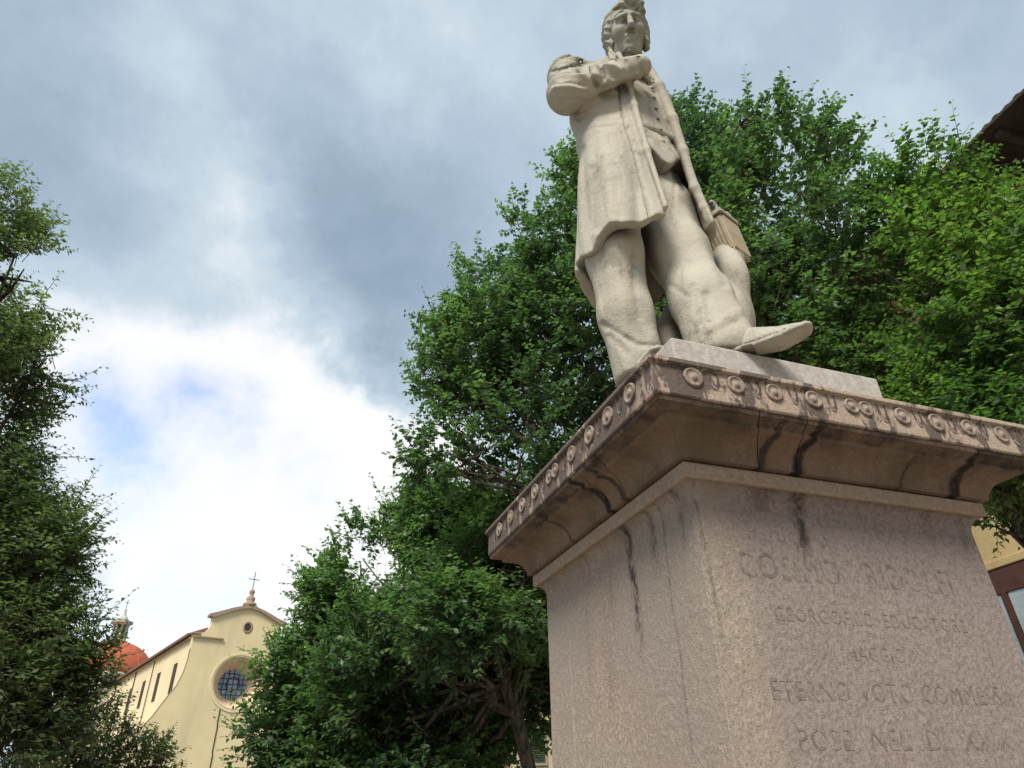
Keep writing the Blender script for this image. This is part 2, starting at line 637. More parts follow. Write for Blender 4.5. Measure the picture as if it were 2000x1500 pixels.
    # frieze ornaments: round bosses and shallow tongues
    def disc_mesh(r=.0285):
        mb = MB()
        prof = [(r * .98, 0), (r, .0045), (r * .92, .0075), (r * .78, .0075), (r * .70, .0045), (r * .34, .0050), (r * .26, .0085), (r * .10, .0095)]
        mb.lathe(prof, 20)
        me = mb.mesh('disc', True)
        return me
    dm = disc_mesh()
    n, c = mat_pedestal('boss_stone', (.32, .26, .205), (.055, .040, .036), .9, .7)
    dm.materials.append(n.color(n.mix(n.math('MULTIPLY', n.ramp(n.noise(28, 4, .7), .45, .6), .6), c, (.08, .06, .052))))

    def tongue_mesh():
        mb = MB()
        w, h, d = .015, .088, .0035
        outer, inner = [], []
        for k in range(13):
            a = math.pi * k / 12
            outer.append((w * math.cos(a), -h * .1 - (h * .62) * math.sin(a) ** .8))
            inner.append((w * .72 * math.cos(a), -h * .1 - (h * .46) * math.sin(a) ** .8))
        vs_ = [(x, y, d * .9) for x, y in outer] + [(x, y, d * .9) for x, y in inner] + [(x, y, 0) for x, y in outer] + [(x, y, 0) for x, y in inner]
        fs = []
        for k in range(12):
            fs += [(k, k + 1, 13 + k + 1, 13 + k), (26 + k, 26 + k + 1, k + 1, k), (13 + k, 13 + k + 1, 39 + k + 1, 39 + k)]
        mb.add(vs_, fs)
        return mb.mesh('tongue')
    dm.materials  # shared by every boss
    tm = tongue_mesh()
    tm.materials.append(m_frieze)
    zd = ZT - .046
    front_x = [.928, 1.056, 1.175, 1.303, 1.432, 1.482, 1.612, 1.739, 1.864, 1.996]
    left_y = [CY0 + (x - CX0) * 1.008 for x in front_x]

    def put(me, name, side, pos, z, tilt=0.0, sc=1.0):
        o = link(name, me, None, root)
        if name == 'tongue':
            z += .012
        if side == 'F':
            o.location = (pos - PX, CY0 + .0058 - PY, z)
            o.rotation_euler = (math.pi / 2, tilt, 0)
        elif side == 'L':
            o.location = (CX0 + .0058 - PX, pos - PY, z)
            o.rotation_euler = (math.pi / 2, tilt, -math.pi / 2)
        o.scale = (sc, sc, 1)
        return o
    for side, arr in (('F', front_x), ('L', left_y)):
        for i, p in enumerate(arr):
            pair = i in (4, 5)
            put(dm, 'disc', side, p, zd + rnd.uniform(-.002, .002), rnd.uniform(-1, 1), .86 if pair else rnd.uniform(.93, 1.04))
            if i == 4:
                continue
            q = p + (.064 if i < 4 else .062 if i > 4 else 0)
            if q < (CX1 if side == 'F' else CY1) - .03:
                put(tm, 'tongue', side, q, zd + .022, 0, rnd.uniform(.95, 1.05))

    # inscription, thin raised letters in a darker tone than the shaft
    m_let = simple('inscription_tone', (.15, .105, .09), .95, .35, 40)
    n_ = NT('inscription_cut', .95, .1)
    f_ = n_.ramp(n_.noise(28, 5, .7), .42, .60)
    cc = n_.mix(f_, (.275, .228, .195), (.165, .132, .113))
    m_let = n_.color(cc)
    dg = bpy.context.evaluated_depsgraph_get()

    def text(body, x, z, size, wsc=1.0):
        cu = bpy.data.curves.new('lettering', 'FONT')
        cu.body = body
        cu.size = size
        cu.align_x = 'CENTER'
        cu.extrude = .0007
        cu.resolution_u = 2
        cu.space_character = 1.12
        tmp = bpy.data.objects.new('tmp', cu)
        COL.objects.link(tmp)
        bpy.context.view_layer.update()
        me = bpy.data.meshes.new_from_object(tmp.evaluated_get(bpy.context.evaluated_depsgraph_get()))
        bpy.data.objects.remove(tmp)
        me.name = 'lettering'
        me.materials.clear()
        o = link('lettering', me, m_let, root)
        t = (ZLB - .047 - z) / (ZLB - .047 - zb)
        o.location = (x - PX, SY0 - .006 * t - PY - .0002, z)
        o.rotation_euler = (math.pi / 2, 0, 0)
        o.scale = (wsc, 1, 1)
        return o
    for body, x, z, size, wsc in INSCR:
        words = body.split()
        adv = [len(w_) * size * .70 * wsc for w_ in words]
        gap = size * .55 * wsc
        tot = sum(adv) + gap * (len(words) - 1)
        cur = x - tot / 2
        for w_, a_ in zip(words, adv):
            text(w_, cur + a_ / 2, z, size, wsc)
            cur += a_ + gap
    return root


INSCR = [('A', 1.40, 2.155, .062, .8), ('COSIMO  RIDOLFI', 1.475, 2.062, .098, .80), ('GEORGOFILO  EDUCATORE', 1.49, 1.96, .050, .92),
         ('XI MAGGIO', 1.42, 1.875, .052, .85), ('ETERNO VOTO COMMESSA', 1.50, 1.782, .066, .85), ('POSE NEL DI XXIX', 1.49, 1.68, .066, .95)]
make_pedestal()
# ------------------------------------------------------------------ statue plinth and statue
ZP = EYE + 1.236            # top of the statue's own plinth
SO = (1.2, 1.69, ZP)        # origin of the figure (between the feet)


def sd_ell(P, c, r, R=None):
    q = P - np.array(c, np.float32)
    if R is not None:
        q = q @ R
    r = np.array(r, np.float32)
    k0 = np.linalg.norm(q / r, axis=1)
    k1 = np.linalg.norm(q / (r * r), axis=1) + 1e-6
    return k0 * (k0 - 1.0) / k1


def sd_cap(P, a, b, ra, rb):
    a = np.array(a, np.float32)
    b = np.array(b, np.float32)
    ab = b - a
    t = np.clip((P - a) @ ab / (ab @ ab), 0, 1)
    return np.linalg.norm(P - a - t[:, None] * ab, axis=1) - (ra + (rb - ra) * t)


def sd_chain(P, pts, rad, k=.02):
    d = None
    for i in range(len(pts) - 1):
        e = sd_cap(P, pts[i], pts[i + 1], rad[i], rad[i + 1])
        d = e if d is None else smin(d, e, k)
    return d


def sd_box(P, c, h, r=.0, R=None):
    q = P - np.array(c, np.float32)
    if R is not None:
        q = q @ R
    q = np.abs(q) - (np.array(h, np.float32) - r)
    return np.linalg.norm(np.maximum(q, 0), axis=1) + np.minimum(q.max(axis=1), 0) - r


def smin(a, b, k):
    h = np.clip(.5 + .5 * (b - a) / k, 0, 1)
    return b + (a - b) * h - k * h * (1 - h)


def smax(a, b, k):
    return -smin(-a, -b, k)


def rotm(rx=0, ry=0, rz=0):
    return np.array((Matrix.Rotation(rz, 3, 'Z') @ Matrix.Rotation(ry, 3, 'Y') @ Matrix.Rotation(rx, 3, 'X')), np.float32)


def wobble(P, s, seed=0):
    """cheap smooth pseudo noise, about -1..1"""
    r = np.random.default_rng(seed)
    v = 0
    for i in range(5):
        k = r.normal(size=3).astype(np.float32)
        k *= s * (1 + .5 * i) / np.linalg.norm(k)
        v = v + np.sin(P @ k + r.uniform(0, 6.28)) / (1 + .4 * i)
    return v / 2.6


def polygonize(fn, lo, hi, h):
    """naive surface nets over a regular grid -> V, quads"""
    lo = np.array(lo, float)
    hi = np.array(hi, float)
    n = np.ceil((hi - lo) / h).astype(int) + 1
    ax = [lo[i] + h * np.arange(n[i]) for i in range(3)]
    G = np.stack(np.meshgrid(*ax, indexing='ij'), -1).reshape(-1, 3).astype(np.float32)
    D = np.empty(len(G), np.float32)
    st = 400000
    for i in range(0, len(G), st):
        D[i:i + st] = fn(G[i:i + st])
    D = D.reshape(n)
    D[0], D[-1], D[:, 0], D[:, -1], D[:, :, 0], D[:, :, -1] = (1,) * 6
    S = D < 0
    nx, ny, nz = n
    acc = np.zeros((nx - 1, ny - 1, nz - 1, 3), np.float32)
    cnt = np.zeros((nx - 1, ny - 1, nz - 1), np.float32)
    corners = [(i, j, k) for i in (0, 1) for j in (0, 1) for k in (0, 1)]

    def sl(c):
        return tuple(slice(c[i], n[i] - 1 + c[i]) for i in range(3))
    for a in corners:
        for axis in range(3):
            if a[axis]:
                continue
            b = list(a)
            b[axis] = 1
            da, db = D[sl(a)], D[sl(b)]
            m = (da < 0) != (db < 0)
            t = np.where(m, da / (da - db + 1e-12), 0)
            for q in range(3):
                acc[..., q] += m * (a[q] + (t if q == axis else 0))
            cnt += m
    idx = -np.ones(cnt.shape, np.int64)
    w = cnt > 0
    idx[w] = np.arange(w.sum())
    cell = np.argwhere(w)
    V = lo + h * (cell + acc[w] / cnt[w][:, None])
    F = []
    for axis in range(3):
        u, v = [(1, 2), (2, 0), (0, 1)][axis]
        sa = [slice(1, n[i] - 1) for i in range(3)]
        sa[axis] = slice(0, n[axis] - 1)
        sb = list(sa)
        sb[axis] = slice(1, n[axis])
        A, B = S[tuple(sa)], S[tuple(sb)]
        for m, flip in ((A & ~B, False), (~A & B, True)):
            e = np.argwhere(m)
            base = e.copy()
            for i in range(3):
                if i != axis:
                    base[:, i] += 1
            q = []
            for du, dv in ((1, 1), (0, 1), (0, 0), (1, 0)):
                c = base.copy()
                c[:, u] -= du
                c[:, v] -= dv
                q.append(idx[c[:, 0], c[:, 1], c[:, 2]])
            q = np.stack(q, 1)
            if flip:
                q = q[:, ::-1]
            F.append(q)
    return V, np.concatenate(F)


def smooth_mesh(V, F, it=2, lam=.5):
    E = np.concatenate([F[:, [0, 1]], F[:, [1, 2]], F[:, [2, 3]], F[:, [3, 0]]])
    for _ in range(it):
        s = np.zeros_like(V)
        c = np.zeros(len(V))
        for a, b in ((0, 1), (1, 0)):
            for q in range(3):
                s[:, q] += np.bincount(E[:, a], V[E[:, b], q], len(V))
            c += np.bincount(E[:, a], minlength=len(V))
        V = V + lam * (s / np.maximum(c, 1)[:, None] - V)
    return V


def carve(name, fn, lo, hi, h, mat, parent, it=1):
    V, F = polygonize(fn, lo, hi, h)
    V = smooth_mesh(V, F, it)
    return link(name, mesh_np(name, V, F, True), mat, parent)


# carved creases (positive) and ridges (negative): polylines in (lateral, height) seen square to the figure's
# three-quarter side, with width and depth in metres
FOLDS = {
    'TROUSER': [([(0.125, 0.8816), (0.1248, 0.8184), (0.1282, 0.7729)], 0.014, 0.010), ([(0.0353, 0.7977), (0.0602, 0.7627)], 0.01, 0.006), ([(0.0933, 0.7616), (0.0879, 0.6747)], 0.014, 0.01), ([(0.0876, 0.6879), (0.1175, 0.701), (0.1433, 0.715)], 0.022, -0.005), ([(0.082, 0.6706), (0.1331, 0.6929)], 0.02, 0.005), ([(0.0625, 0.8863), (0.0656, 0.7852), (0.0726, 0.6913)], 0.03, -0.004), ([(0.0717, 0.7836), (0.0694, 0.7144), (0.0811, 0.6654)], 0.012, 0.007), ([(-0.0953, 0.7386), (-0.0642, 0.7051), (-0.0399, 0.6786), (-0.008, 0.6695)], 0.01, 0.009), ([(-0.0869, 0.7102), (-0.0595, 0.6652)], 0.012, 0.006), ([(-0.0823, 0.9409), (-0.0853, 0.8234), (-0.0888, 0.7278)], 0.018, 0.007), ([(-0.0156, 0.9218), (-0.0308, 0.8096), (-0.0283, 0.7371)], 0.012, 0.006), ([(0.0829, 1.1401), (0.0799, 1.0485), (0.0638, 0.9532)], 0.008, 0.008), ([(0.0831, 1.07), (0.0946, 1.026)], 0.008, 0.009), ([(0.0781, 1.166), (0.0744, 1.0959)], 0.008, 0.008), ([(0.083, 0.9893), (0.0847, 0.9063), (0.0793, 0.8306)], 0.02, 0.004), ([(-0.0496, 0.9316), (-0.0588, 0.8167), (-0.0573, 0.7093)], 0.02, -0.006)],
    'VEST': [([(0.0515, 1.3504), (0.0729, 1.2871), (0.0861, 1.2382), (0.0934, 1.1685)], 0.009, 0.012), ([(0.0573, 1.2703), (0.075, 1.2051)], 0.007, 0.009), ([(0.0537, 1.3128), (0.0568, 1.2324)], 0.008, 0.008), ([(0.0662, 1.2373), (0.081, 1.1863)], 0.007, 0.008)],
    'COAT': [([(-0.0863, 0.977), (-0.0826, 1.0414), (-0.0786, 1.1487)], 0.022, 0.009), ([(-0.0362, 0.9622), (-0.0324, 1.0256), (-0.0317, 1.101)], 0.018, 0.007), ([(-0.0603, 0.9764), (-0.0554, 1.0477), (-0.0472, 1.1867)], 0.022, -0.007), ([(-0.0966, 1.3236), (-0.0613, 1.3207), (-0.0093, 1.3146)], 0.012, 0.007), ([(-0.093, 1.22), (-0.1046, 1.0483), (-0.1198, 0.9105)], 0.018, 0.007), ([(-0.1029, 1.2722), (-0.0649, 1.279), (-0.0198, 1.2687)], 0.01, 0.004), ([(-0.0011, 0.9588), (0.0007, 1.0152), (0.0019, 1.1052)], 0.014, 0.005)],
    'SLEEVE': [([(-0.1456, 1.5236), (-0.1006, 1.5224), (-0.0729, 1.5184)], 0.008, 0.01), ([(-0.1446, 1.4719), (-0.1051, 1.459), (-0.0757, 1.4365)], 0.007, 0.007), ([(-0.1449, 1.446), (-0.1011, 1.4276), (-0.0685, 1.4043)], 0.007, 0.007), ([(-0.1392, 1.4142), (-0.1031, 1.3994), (-0.0683, 1.3774)], 0.007, 0.006), ([(-0.0767, 1.5347), (-0.0601, 1.4757), (-0.0426, 1.4225)], 0.009, 0.018), ([(-0.0319, 1.5395), (-0.0297, 1.4826), (-0.0263, 1.441)], 0.009, 0.018), ([(-0.0379, 1.4205), (0.0085, 1.426), (0.0623, 1.4279)], 0.01, -0.007), ([(0.0102, 1.4994), (0.0161, 1.4522)], 0.008, 0.008), ([(-0.0374, 1.3874), (-0.0069, 1.3938), (0.0365, 1.41)], 0.008, 0.008), ([(0.0591, 1.4894), (0.0638, 1.4117)], 0.006, 0.01), ([(0.0296, 1.4865), (0.0391, 1.4224)], 0.009, 0.006), ([(-0.1235, 1.5666), (-0.091, 1.5667)], 0.007, 0.006)],
}


def folds(P, key):
    """depth of the carved folds at the points P"""
    dep = 2.0727 + .579 * P[:, 0] + .815 * P[:, 1]
    a = (.815 * P[:, 0] - .579 * P[:, 1]) / dep * 2.07
    b = (P[:, 2] + 1.236) / dep * 2.07
    out = np.zeros(len(P), np.float32)
    for pts, w, dp in FOLDS[key]:
        dm = np.full(len(P), 9., np.float32)
        m = len(pts) - 1
        for (a0, b0), (a1, b1) in zip(pts[:-1], pts[1:]):
            a0, b0, a1, b1 = a0 * 2.07, b0 * 2.07, a1 * 2.07, b1 * 2.07
            ux, uy = a1 - a0, b1 - b0
            t = np.clip(((a - a0) * ux + (b - b0) * uy) / (ux * ux + uy * uy), 0, 1)
            dm = np.minimum(dm, np.hypot(a - a0 - t * ux, b - b0 - t * uy))
        out += dp * np.exp(-(dm / (w * (1.35 if key == 'SLEEVE' else 1))) ** 2)
    return out


def lerp_tab(z, tab):
    tab = np.array(tab, float)
    o = np.argsort(tab[:, 0])
    tab = tab[o]
    return [np.interp(z, tab[:, 0], tab[:, i]).astype(np.float32) for i in range(1, tab.shape[1])]


def make_statue():
    n = NT('old_marble', .8, .3)
    big = n.noise(2.4, 5, .6)
    fine = n.noise(26, 5, .65)
    c = n.mix(n.ramp(big, .35, .65), (.45, .415, .335), (.395, .37, .30))
    c = n.mix(n.math('MULTIPLY', n.ramp(n.noise(4.5, 4, .6), .45, .7), .45), c, (.46, .385, .29))
    c = n.mix(n.math('MULTIPLY', n.ramp(fine, .5, .75), .35), c, (.30, .28, .21))
    # grey lichen and soot towards the head and shoulders, and in streaks
    z = n.sep()[2]
    up = n.ramp(n.math('ADD', z, n.math('MULTIPLY', n.noise(6, 4, .6), .5)), 1.55, 2.15)
    c = n.mix(n.math('MULTIPLY', up, .55), c, (.25, .255, .20))
    st = n.ramp(n.noise(9, 5, .65, stretch=(1, 1, .14)), .55, .72)
    c = n.mix(n.math('MULTIPLY', st, .55), c, (.20, .18, .14))
    cr_ = n.math('MULTIPLY', n.ramp(n.noise(7, 6, .72), .54, .64), n.ramp(n.noise(2.1, 3, .5), .40, .60))
    c = n.mix(n.math('MULTIPLY', cr_, .65), c, (.15, .14, .115))
    top = n.N.new('ShaderNodeNewGeometry')
    nz = n.sep(top.outputs['Normal'])[2]
    c = n.mix(n.math('MULTIPLY', n.math('MULTIPLY', n.ramp(nz, .25, .8), n.ramp(n.noise(18, 4, .7), .3, .6)), .6), c, (.12, .115, .095))
    ao = n.N.new('ShaderNodeAmbientOcclusion')     # shade of the carved hollows painted into the colour, together with grime
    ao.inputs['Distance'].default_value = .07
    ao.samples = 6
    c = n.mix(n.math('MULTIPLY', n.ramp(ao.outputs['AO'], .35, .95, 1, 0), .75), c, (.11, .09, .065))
    n.bump(n.math('ADD', n.math('MULTIPLY', fine, .8), n.math('MULTIPLY', n.noise(90, 3, .7), .4)), .6, .010)
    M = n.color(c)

    n2 = NT('plinth_marble', .85, .3)
    f2 = n2.noise(45, 5, .7)
    c2 = n2.mix(n2.ramp(f2, .35, .7), (.36, .335, .30), (.50, .47, .42))
    c2 = n2.mix(n2.math('MULTIPLY', n2.ramp(n2.noise(3, 4, .6), .5, .7), .5), c2, (.40, .30, .235))
    n2.bump(f2, .4, .006)
    MP = n2.color(c2)

    root = thing('statue', 'weathered marble statue of a standing man in a frock coat, one arm across his chest', 'statue', SO)

    # plinth slab: a part of the statue block
    x0, x1, y0, y1 = 1.074 - SO[0], 1.905 - SO[0], 1.453 - SO[1], 2.284 - SO[1]
    zb = ZT - ZP + .001
    mb = MB()
    mb.add(*ring_profile([(x0, x1, y0, y1, -.001), (x0, x1, y0, y1, zb + .15), (x0 - .012, x1 + .012, y0 - .012, y1 + .012, zb + .14), (x0 - .012, x1 + .012, y0 - .012, y1 + .012, zb)]))
    mb.build('plinth', MP, root, bevel=.006)

    # ---- head, neck and hands (the body) -------------------------------------------------
    HC = np.array((.005, -.135, 1.885), np.float32)
    HR = rotm(rz=math.radians(-24)) @ rotm(rx=math.radians(27), ry=math.radians(-4))
    HS = 1.03

    def head_q(P):
        return ((P - HC) @ HR) / HS

    def f_head(P):
        q = head_q(P)
        d = sd_ell(q, (0, .02, .035), (.088, .108, .105))
        d = smin(d, sd_ell(q, (0, -.035, -.035), (.069, .075, .115)), .03)
        d = smin(d, sd_ell(q, (0, -.080, -.118), (.034, .030, .028)), .035)
        for s in (-1, 1):
            d = smin(d, sd_ell(q, (.040 * s, -.070, -.025), (.030, .036, .034)), .02)
            d = smin(d, sd_cap(q, (.014 * s, -.114, .030), (.052 * s, -.092, .030), .011, .009), .014)
        d = smax(d, -sd_ell(q, (-.034, -.112, .006), (.024, .017, .013)), .012)
        d = smax(d, -sd_ell(q, (.034, -.112, .006), (.024, .017, .013)), .012)
        for s in (-1, 1):
            d = smin(d, sd_ell(q, (.033 * s, -.088, .006), (.0155, .0155, .0135)), .003)
            d = smin(d, sd_cap(q, (.018 * s, -.104, .016), (.049 * s, -.092, .013), .0042, .004), .004)
        nose = sd_chain(q, [(0, -.108, .028), (0, -.124, -.004), (0, -.140, -.034)], [.0095, .0105, .014], .01)
        nose = smin(nose, sd_ell(q, (.012, -.122, -.038), (.010, .013, .009)), .008)
        nose = smin(nose, sd_ell(q, (-.012, -.122, -.038), (.010, .013, .009)), .008)
        d = smin(d, nose, .009)
        d = smin(d, sd_cap(q, (-.020, -.108, -.069), (.020, -.108, -.069), .008, .008), .010)
        d = smin(d, sd_cap(q, (-.016, -.107, -.086), (.016, -.107, -.086), .0085, .0085), .010)
        d = smax(d, -sd_cap(q, (-.024, -.119, -.0775), (.024, -.119, -.0775), .0045, .0045), .005)
        # moustache-less cheeks with side whiskers are in the hair part; ears
        for s in (-1, 1):
            d = smin(d, sd_ell(q, (.086 * s, .012, -.01), (.010, .020, .032)), .008)
        return d * HS

    def hand(P, wrist, direction, normal, L, curl, spread=1., thumb_side=1):
        """palm with four separate curled fingers and a thumb"""
        w = np.array(wrist, float)
        d0 = Vector(direction).normalized()
        nn = Vector(normal).normalized()
        nn = (nn - d0 * nn.dot(d0)).normalized()
        sd = d0.cross(nn).normalized() * thumb_side
        Rm = np.array([[sd.x, d0.x, nn.x], [sd.y, d0.y, nn.y], [sd.z, d0.z, nn.z]], np.float32)
        pc = Vector(w) + d0 * L * .26
        d = sd_box(P, pc, (L * .22, L * .27, L * .075), L * .06, Rm)
        fl = [.44, .50, .46, .36]
        for i in range(4):
            off = (1.5 - i) * L * .135
            base = Vector(w) + d0 * L * .48 + sd * off
            ln = L * fl[i]
            p = [base]
            ang = 0
            for sgm, c_ in ((.45, curl * .5), (.32, curl), (.25, curl * .8)):
                ang += c_
                v = (d0 * math.cos(ang) - nn * math.sin(ang) + sd * (1.5 - i) * .05 * spread).normalized()
                p.append(p[-1] + v * ln * sgm)
            r = L * .062
            d = smin(d, sd_chain(P, [tuple(x) for x in p], [r, r * .97, r * .9, r * .75], .004), .006)
        tb = Vector(w) + d0 * L * .14 + sd * L * .20
        t1 = tb + (d0 * .75 + sd * .5 - nn * .25).normalized() * L * .24
        t2 = t1 + (d0 * .95 + sd * .1 - nn * .35).normalized() * L * .22
        d = smin(d, sd_chain(P, [tuple(tb), tuple(t1), tuple(t2)], [L * .085, L * .07, L * .055], .006), .012)
        return d

    # joints
    RS, RE, RW = (-.255, .015, 1.655), (-.305, -.070, 1.395), (-.050, -.262, 1.425)
    LS, LE, LW = (.205, .05, 1.63), (.235, .12, 1.36), (.150, .20, 1.16)

    def f_body(P):
        d = f_head(P)
        d = smin(d, sd_chain(P, [(0.0, -.09, 1.80), (0.005, -.03, 1.69), (0, 0, 1.58)], [.062, .066, .09], .03), .03)
        d = smin(d, sd_chain(P, [(-.16, .02, 1.60), (.16, .02, 1.60), (0.02, .02, 1.2), (0, .02, 1.05)], [.085, .085, .13, .12], .08), .05)
        # arms inside the sleeves, legs inside the trousers, so the figure is one body
        d = smin(d, sd_chain(P, [(-.15, .02, 1.62), RS, RE, RW], [.07, .06, .045, .034], .03), .02)
        d = smin(d, sd_chain(P, [(.15, .02, 1.62), LS, LE, LW], [.07, .06, .045, .034], .03), .02)
        d = smin(d, sd_chain(P, [(0, .02, 1.05), (-.12, .03, .98), (-.14, .01, .55), (-.095, .04, .07)], [.11, .10, .065, .042], .04), .03)
        d = smin(d, sd_chain(P, [(0, .02, 1.05), (.12, .01, .98), (.13, -.04, .55), (.115, -.17, .08)], [.11, .10, .065, .042], .04), .03)
        d = smin(d, hand(P, RW, (.62, .78, .02), (-.5, .4, -.2), .125, .9, thumb_side=-1), .015)
        d = smin(d, hand(P, LW, (-.9, .05, -.35), (.0, 1, .1), .16, .5, thumb_side=-1), .015)
        return d
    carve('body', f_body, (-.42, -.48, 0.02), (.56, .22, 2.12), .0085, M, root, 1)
    # the face again at carving resolution is part of the same surface: refine only the head box
    def f_face(P):
        d = f_head(P) - .0008
        return smax(d, -(P[:, 2] - 1.66), .004)
    carve('head', f_face, (-.16, -.34, 1.64), (.18, .06, 2.10), .0042, M, root, 1)

    def f_hair(P):
        q = head_q(P)
        base = sd_ell(q, (0, .028, .043), (.100, .116, .112))
        for s in (-1, 1):
            base = smin(base, sd_ell(q, (.086 * s, .012, .0), (.022, .045, .050)), .03)
            base = smin(base, sd_ell(q, (.078 * s, -.020, -.060), (.020, .035, .040)), .02)   # side whiskers
        base = smin(base, sd_ell(q, (0, .090, -.03), (.085, .05, .07)), .03)
        base = smin(base, sd_ell(q, (.02, -.050, .118), (.060, .045, .030)), .03)              # quiff
        base = smin(base, sd_ell(q, (.060, -.030, .098), (.035, .035, .032)), .03)
        base = smin(base, sd_ell(q, (0, -.072, -.125), (.045, .040, .034)), .03)      # short beard under the chin
        # cut the face opening free
        face = sd_ell(q, (0, -.115, -.015), (.066, .075, .095))
        base = smax(base, -face, .012)
        cur = np.sin(q[:, 2] * 170 + 3 * np.sin(q[:, 0] * 60) + 2.5 * np.sin(q[:, 1] * 55)) * .0032
        cur = cur + wobble(q, 110, 3) * .0034 + wobble(q, 220, 5) * .0026
        return (base + cur) * HS
    carve('hair', f_hair, (-.20, -.34, 1.68), (.22, .12, 2.14), .005, M, root, 0)

    # ---- frock coat ----------------------------------------------------------------------
    ctab = [  # z, cx, cy, a, b
        (1.76, .0, .0, .115, .085), (1.72, .0, .01, .19, .10), (1.66, .0, .01, .235, .125), (1.55, .0, .0, .255, .165), (1.40, .0, -.005, .25, .180),
        (1.25, .005, .0, .232, .178), (1.12, .01, .0, .238, .188), (.95, .015, .005, .258, .205), (.75, .02, .01, .270, .225), (.50, .02, .015, .288, .25)]

    def shell(P, grow=0.):
        cx, cy, a, b = lerp_tab(P[:, 2], ctab)
        a = a + grow
        b = b + grow
        qx, qy = (P[:, 0] - cx) / a, (P[:, 1] - cy) / b
        r = (np.abs(qx) ** 2.3 + np.abs(qy) ** 2.3) ** (1 / 2.3) + 1e-6
        k = np.sqrt(qx * qx / (a * a) + qy * qy / (b * b)) / np.maximum(np.sqrt(qx * qx + qy * qy), 1e-6)
        return (r - 1) / np.maximum(k, 1e-3), np.arctan2(qy, qx)

    def f_coat(P):
        d, th = shell(P)
        z = P[:, 2]
        low = np.clip((1.25 - z) / .6, 0, 1)
        # long soft folds that open towards the hem
        fold = .007 * low * (1 - 2 * np.abs(np.sin(th * 3.5 + .8 * np.sin(z * 3)))) + .004 * low * (1 - 2 * np.abs(np.sin(th * 8 + z * 3)))
        fold = fold + .002 * wobble(P, 7, 2)
        pull = np.exp(-((z - 1.30) / .13) ** 2)
        fold = fold + .006 * pull * np.sin(z * 38 + th * 3.0) * np.clip(np.cos(th - 2.9), 0, 1)
        d = d + fold + folds(P, 'COAT')
        inner = d + .026 + .02 * low
        # open in front: between the two front edges
        xr = np.interp(z, [.5, .62, .9, 1.25, 1.45, 1.62, 1.74], [-.045, -.038, -.040, -.050, -.055, -.055, -.06]).astype(np.float32)
        xl = np.interp(z, [.5, .8, 1.1, 1.3, 1.5, 1.62, 1.74], [.215, .195, .16, .13, .09, .06, .045]).astype(np.float32)
        gap = np.maximum(np.maximum(xr - P[:, 0], P[:, 0] - xl), P[:, 1] - .02)
        dd = smax(d, -inner, .01)
        dd = smax(dd, -gap, .004)
        hem = .535 + .018 * np.sin(th * 5 + 1) + .012 * np.sin(th * 9)
        hem = hem + .05 * np.exp(-((P[:, 0] + .05) / .05) ** 2) * (P[:, 1] < 0) - .03 * (P[:, 1] > .1) + .15 * np.clip((P[:, 0] - .14) / .08, 0, 1)
        dd = smax(dd, hem - z, .004)
        dd = smax(dd, z - 1.775, .01)
        # solid above the waist, so no light leaks between coat and chest
        core = smax(d + .012, 1.15 - z, .03)
        core = smax(core, z - 1.70, .02)
        dd = smin(dd, core, .01)
        # rolled front edge and lapel on his right side
        y_ = [(-.072, -.155, 1.66), (-.066, -.180, 1.50), (-.062, -.186, 1.25), (-.054, -.204, .95), (-.048, -.240, .60)]
        dd = smin(dd, sd_chain(P, y_, [.014, .015, .014, .012, .010], .02), .016)
        y2 = [(-.10, -.130, 1.71), (-.115, -.172, 1.56), (-.075, -.198, 1.34)]
        dd = smin(dd, sd_chain(P, y2, [.014, .018, .008], .02), .012)
        # left front edge, turned back in a long roll
        y3 = [(.06, -.155, 1.66), (.10, -.165, 1.48), (.138, -.162, 1.27), (.163, -.155, 1.08), (.183, -.150, .87), (.202, -.150, .76), (.206, -.148, .70)]
        dd = smin(dd, sd_chain(P, y3, [.024, .028, .026, .022, .018, .014, .008], .02), .010)
        # deep crease beside the lapel, so the turned-back strip stands proud
        xg = xr - .062 + .012 * np.clip((z - 1.2) * 2, 0, 1)
        gr = np.maximum(np.maximum(np.abs(P[:, 0] - xg) - .004, P[:, 1]), -(d + .010))
        dd = smax(dd, -gr, .006)
        # sleeves
        sl = sd_chain(P, [(-.20, .01, 1.665), RS, (-.312, -.055, 1.385), (-.195, -.175, 1.385), (-.050, -.262, 1.425)], [.078, .084, .074, .062, .048], .03)
        sl = sl - .007 * (1 - 2 * np.abs(np.sin(P[:, 2] * 46 + P[:, 0] * 12 + 1.6 * np.sin(P[:, 1] * 17)))) * np.clip((P[:, 0] * -1 - .02) * 6, 0, 1) + .0035 * wobble(P, 40, 9) + 1.25 * folds(P, 'SLEEVE')
        dd = smin(dd, sl, .022)
        s2 = sd_chain(P, [(.16, .03, 1.66), LS, LE, (.165, .19, 1.18)], [.075, .078, .066, .055], .03)
        s2 = s2 - .006 * (1 - 2 * np.abs(np.sin(P[:, 2] * 30 + P[:, 1] * 15))) + .003 * wobble(P, 24, 4)
        dd = smin(dd, s2, .02)
        # collar
        col = np.abs(sd_ell(P, (.0, -.015, 1.73), (.105, .098, .10))) - .013
        col = smax(col, np.abs(z - 1.735 - .25 * (P[:, 1])) - .045, .01)
        col = smax(col, -(P[:, 1] + .085 + .0 * z), .01)
        dd = smin(dd, col, .012)
        dd = smax(dd, -sd_cap(P, (-.19, -.12, 1.62), (-.10, -.20, 1.50), .008, .008), .008)
        # room for the neck, the cravat and for the forearm crease
        dd = smax(dd, -sd_cap(P, (-.235, -.165, 1.50), (-.06, -.245, 1.545), .010, .006), .012)
        return dd
    carve('coat', f_coat, (-.44, -.36, .48), (.42, .32, 1.84), .007, M, root, 1)

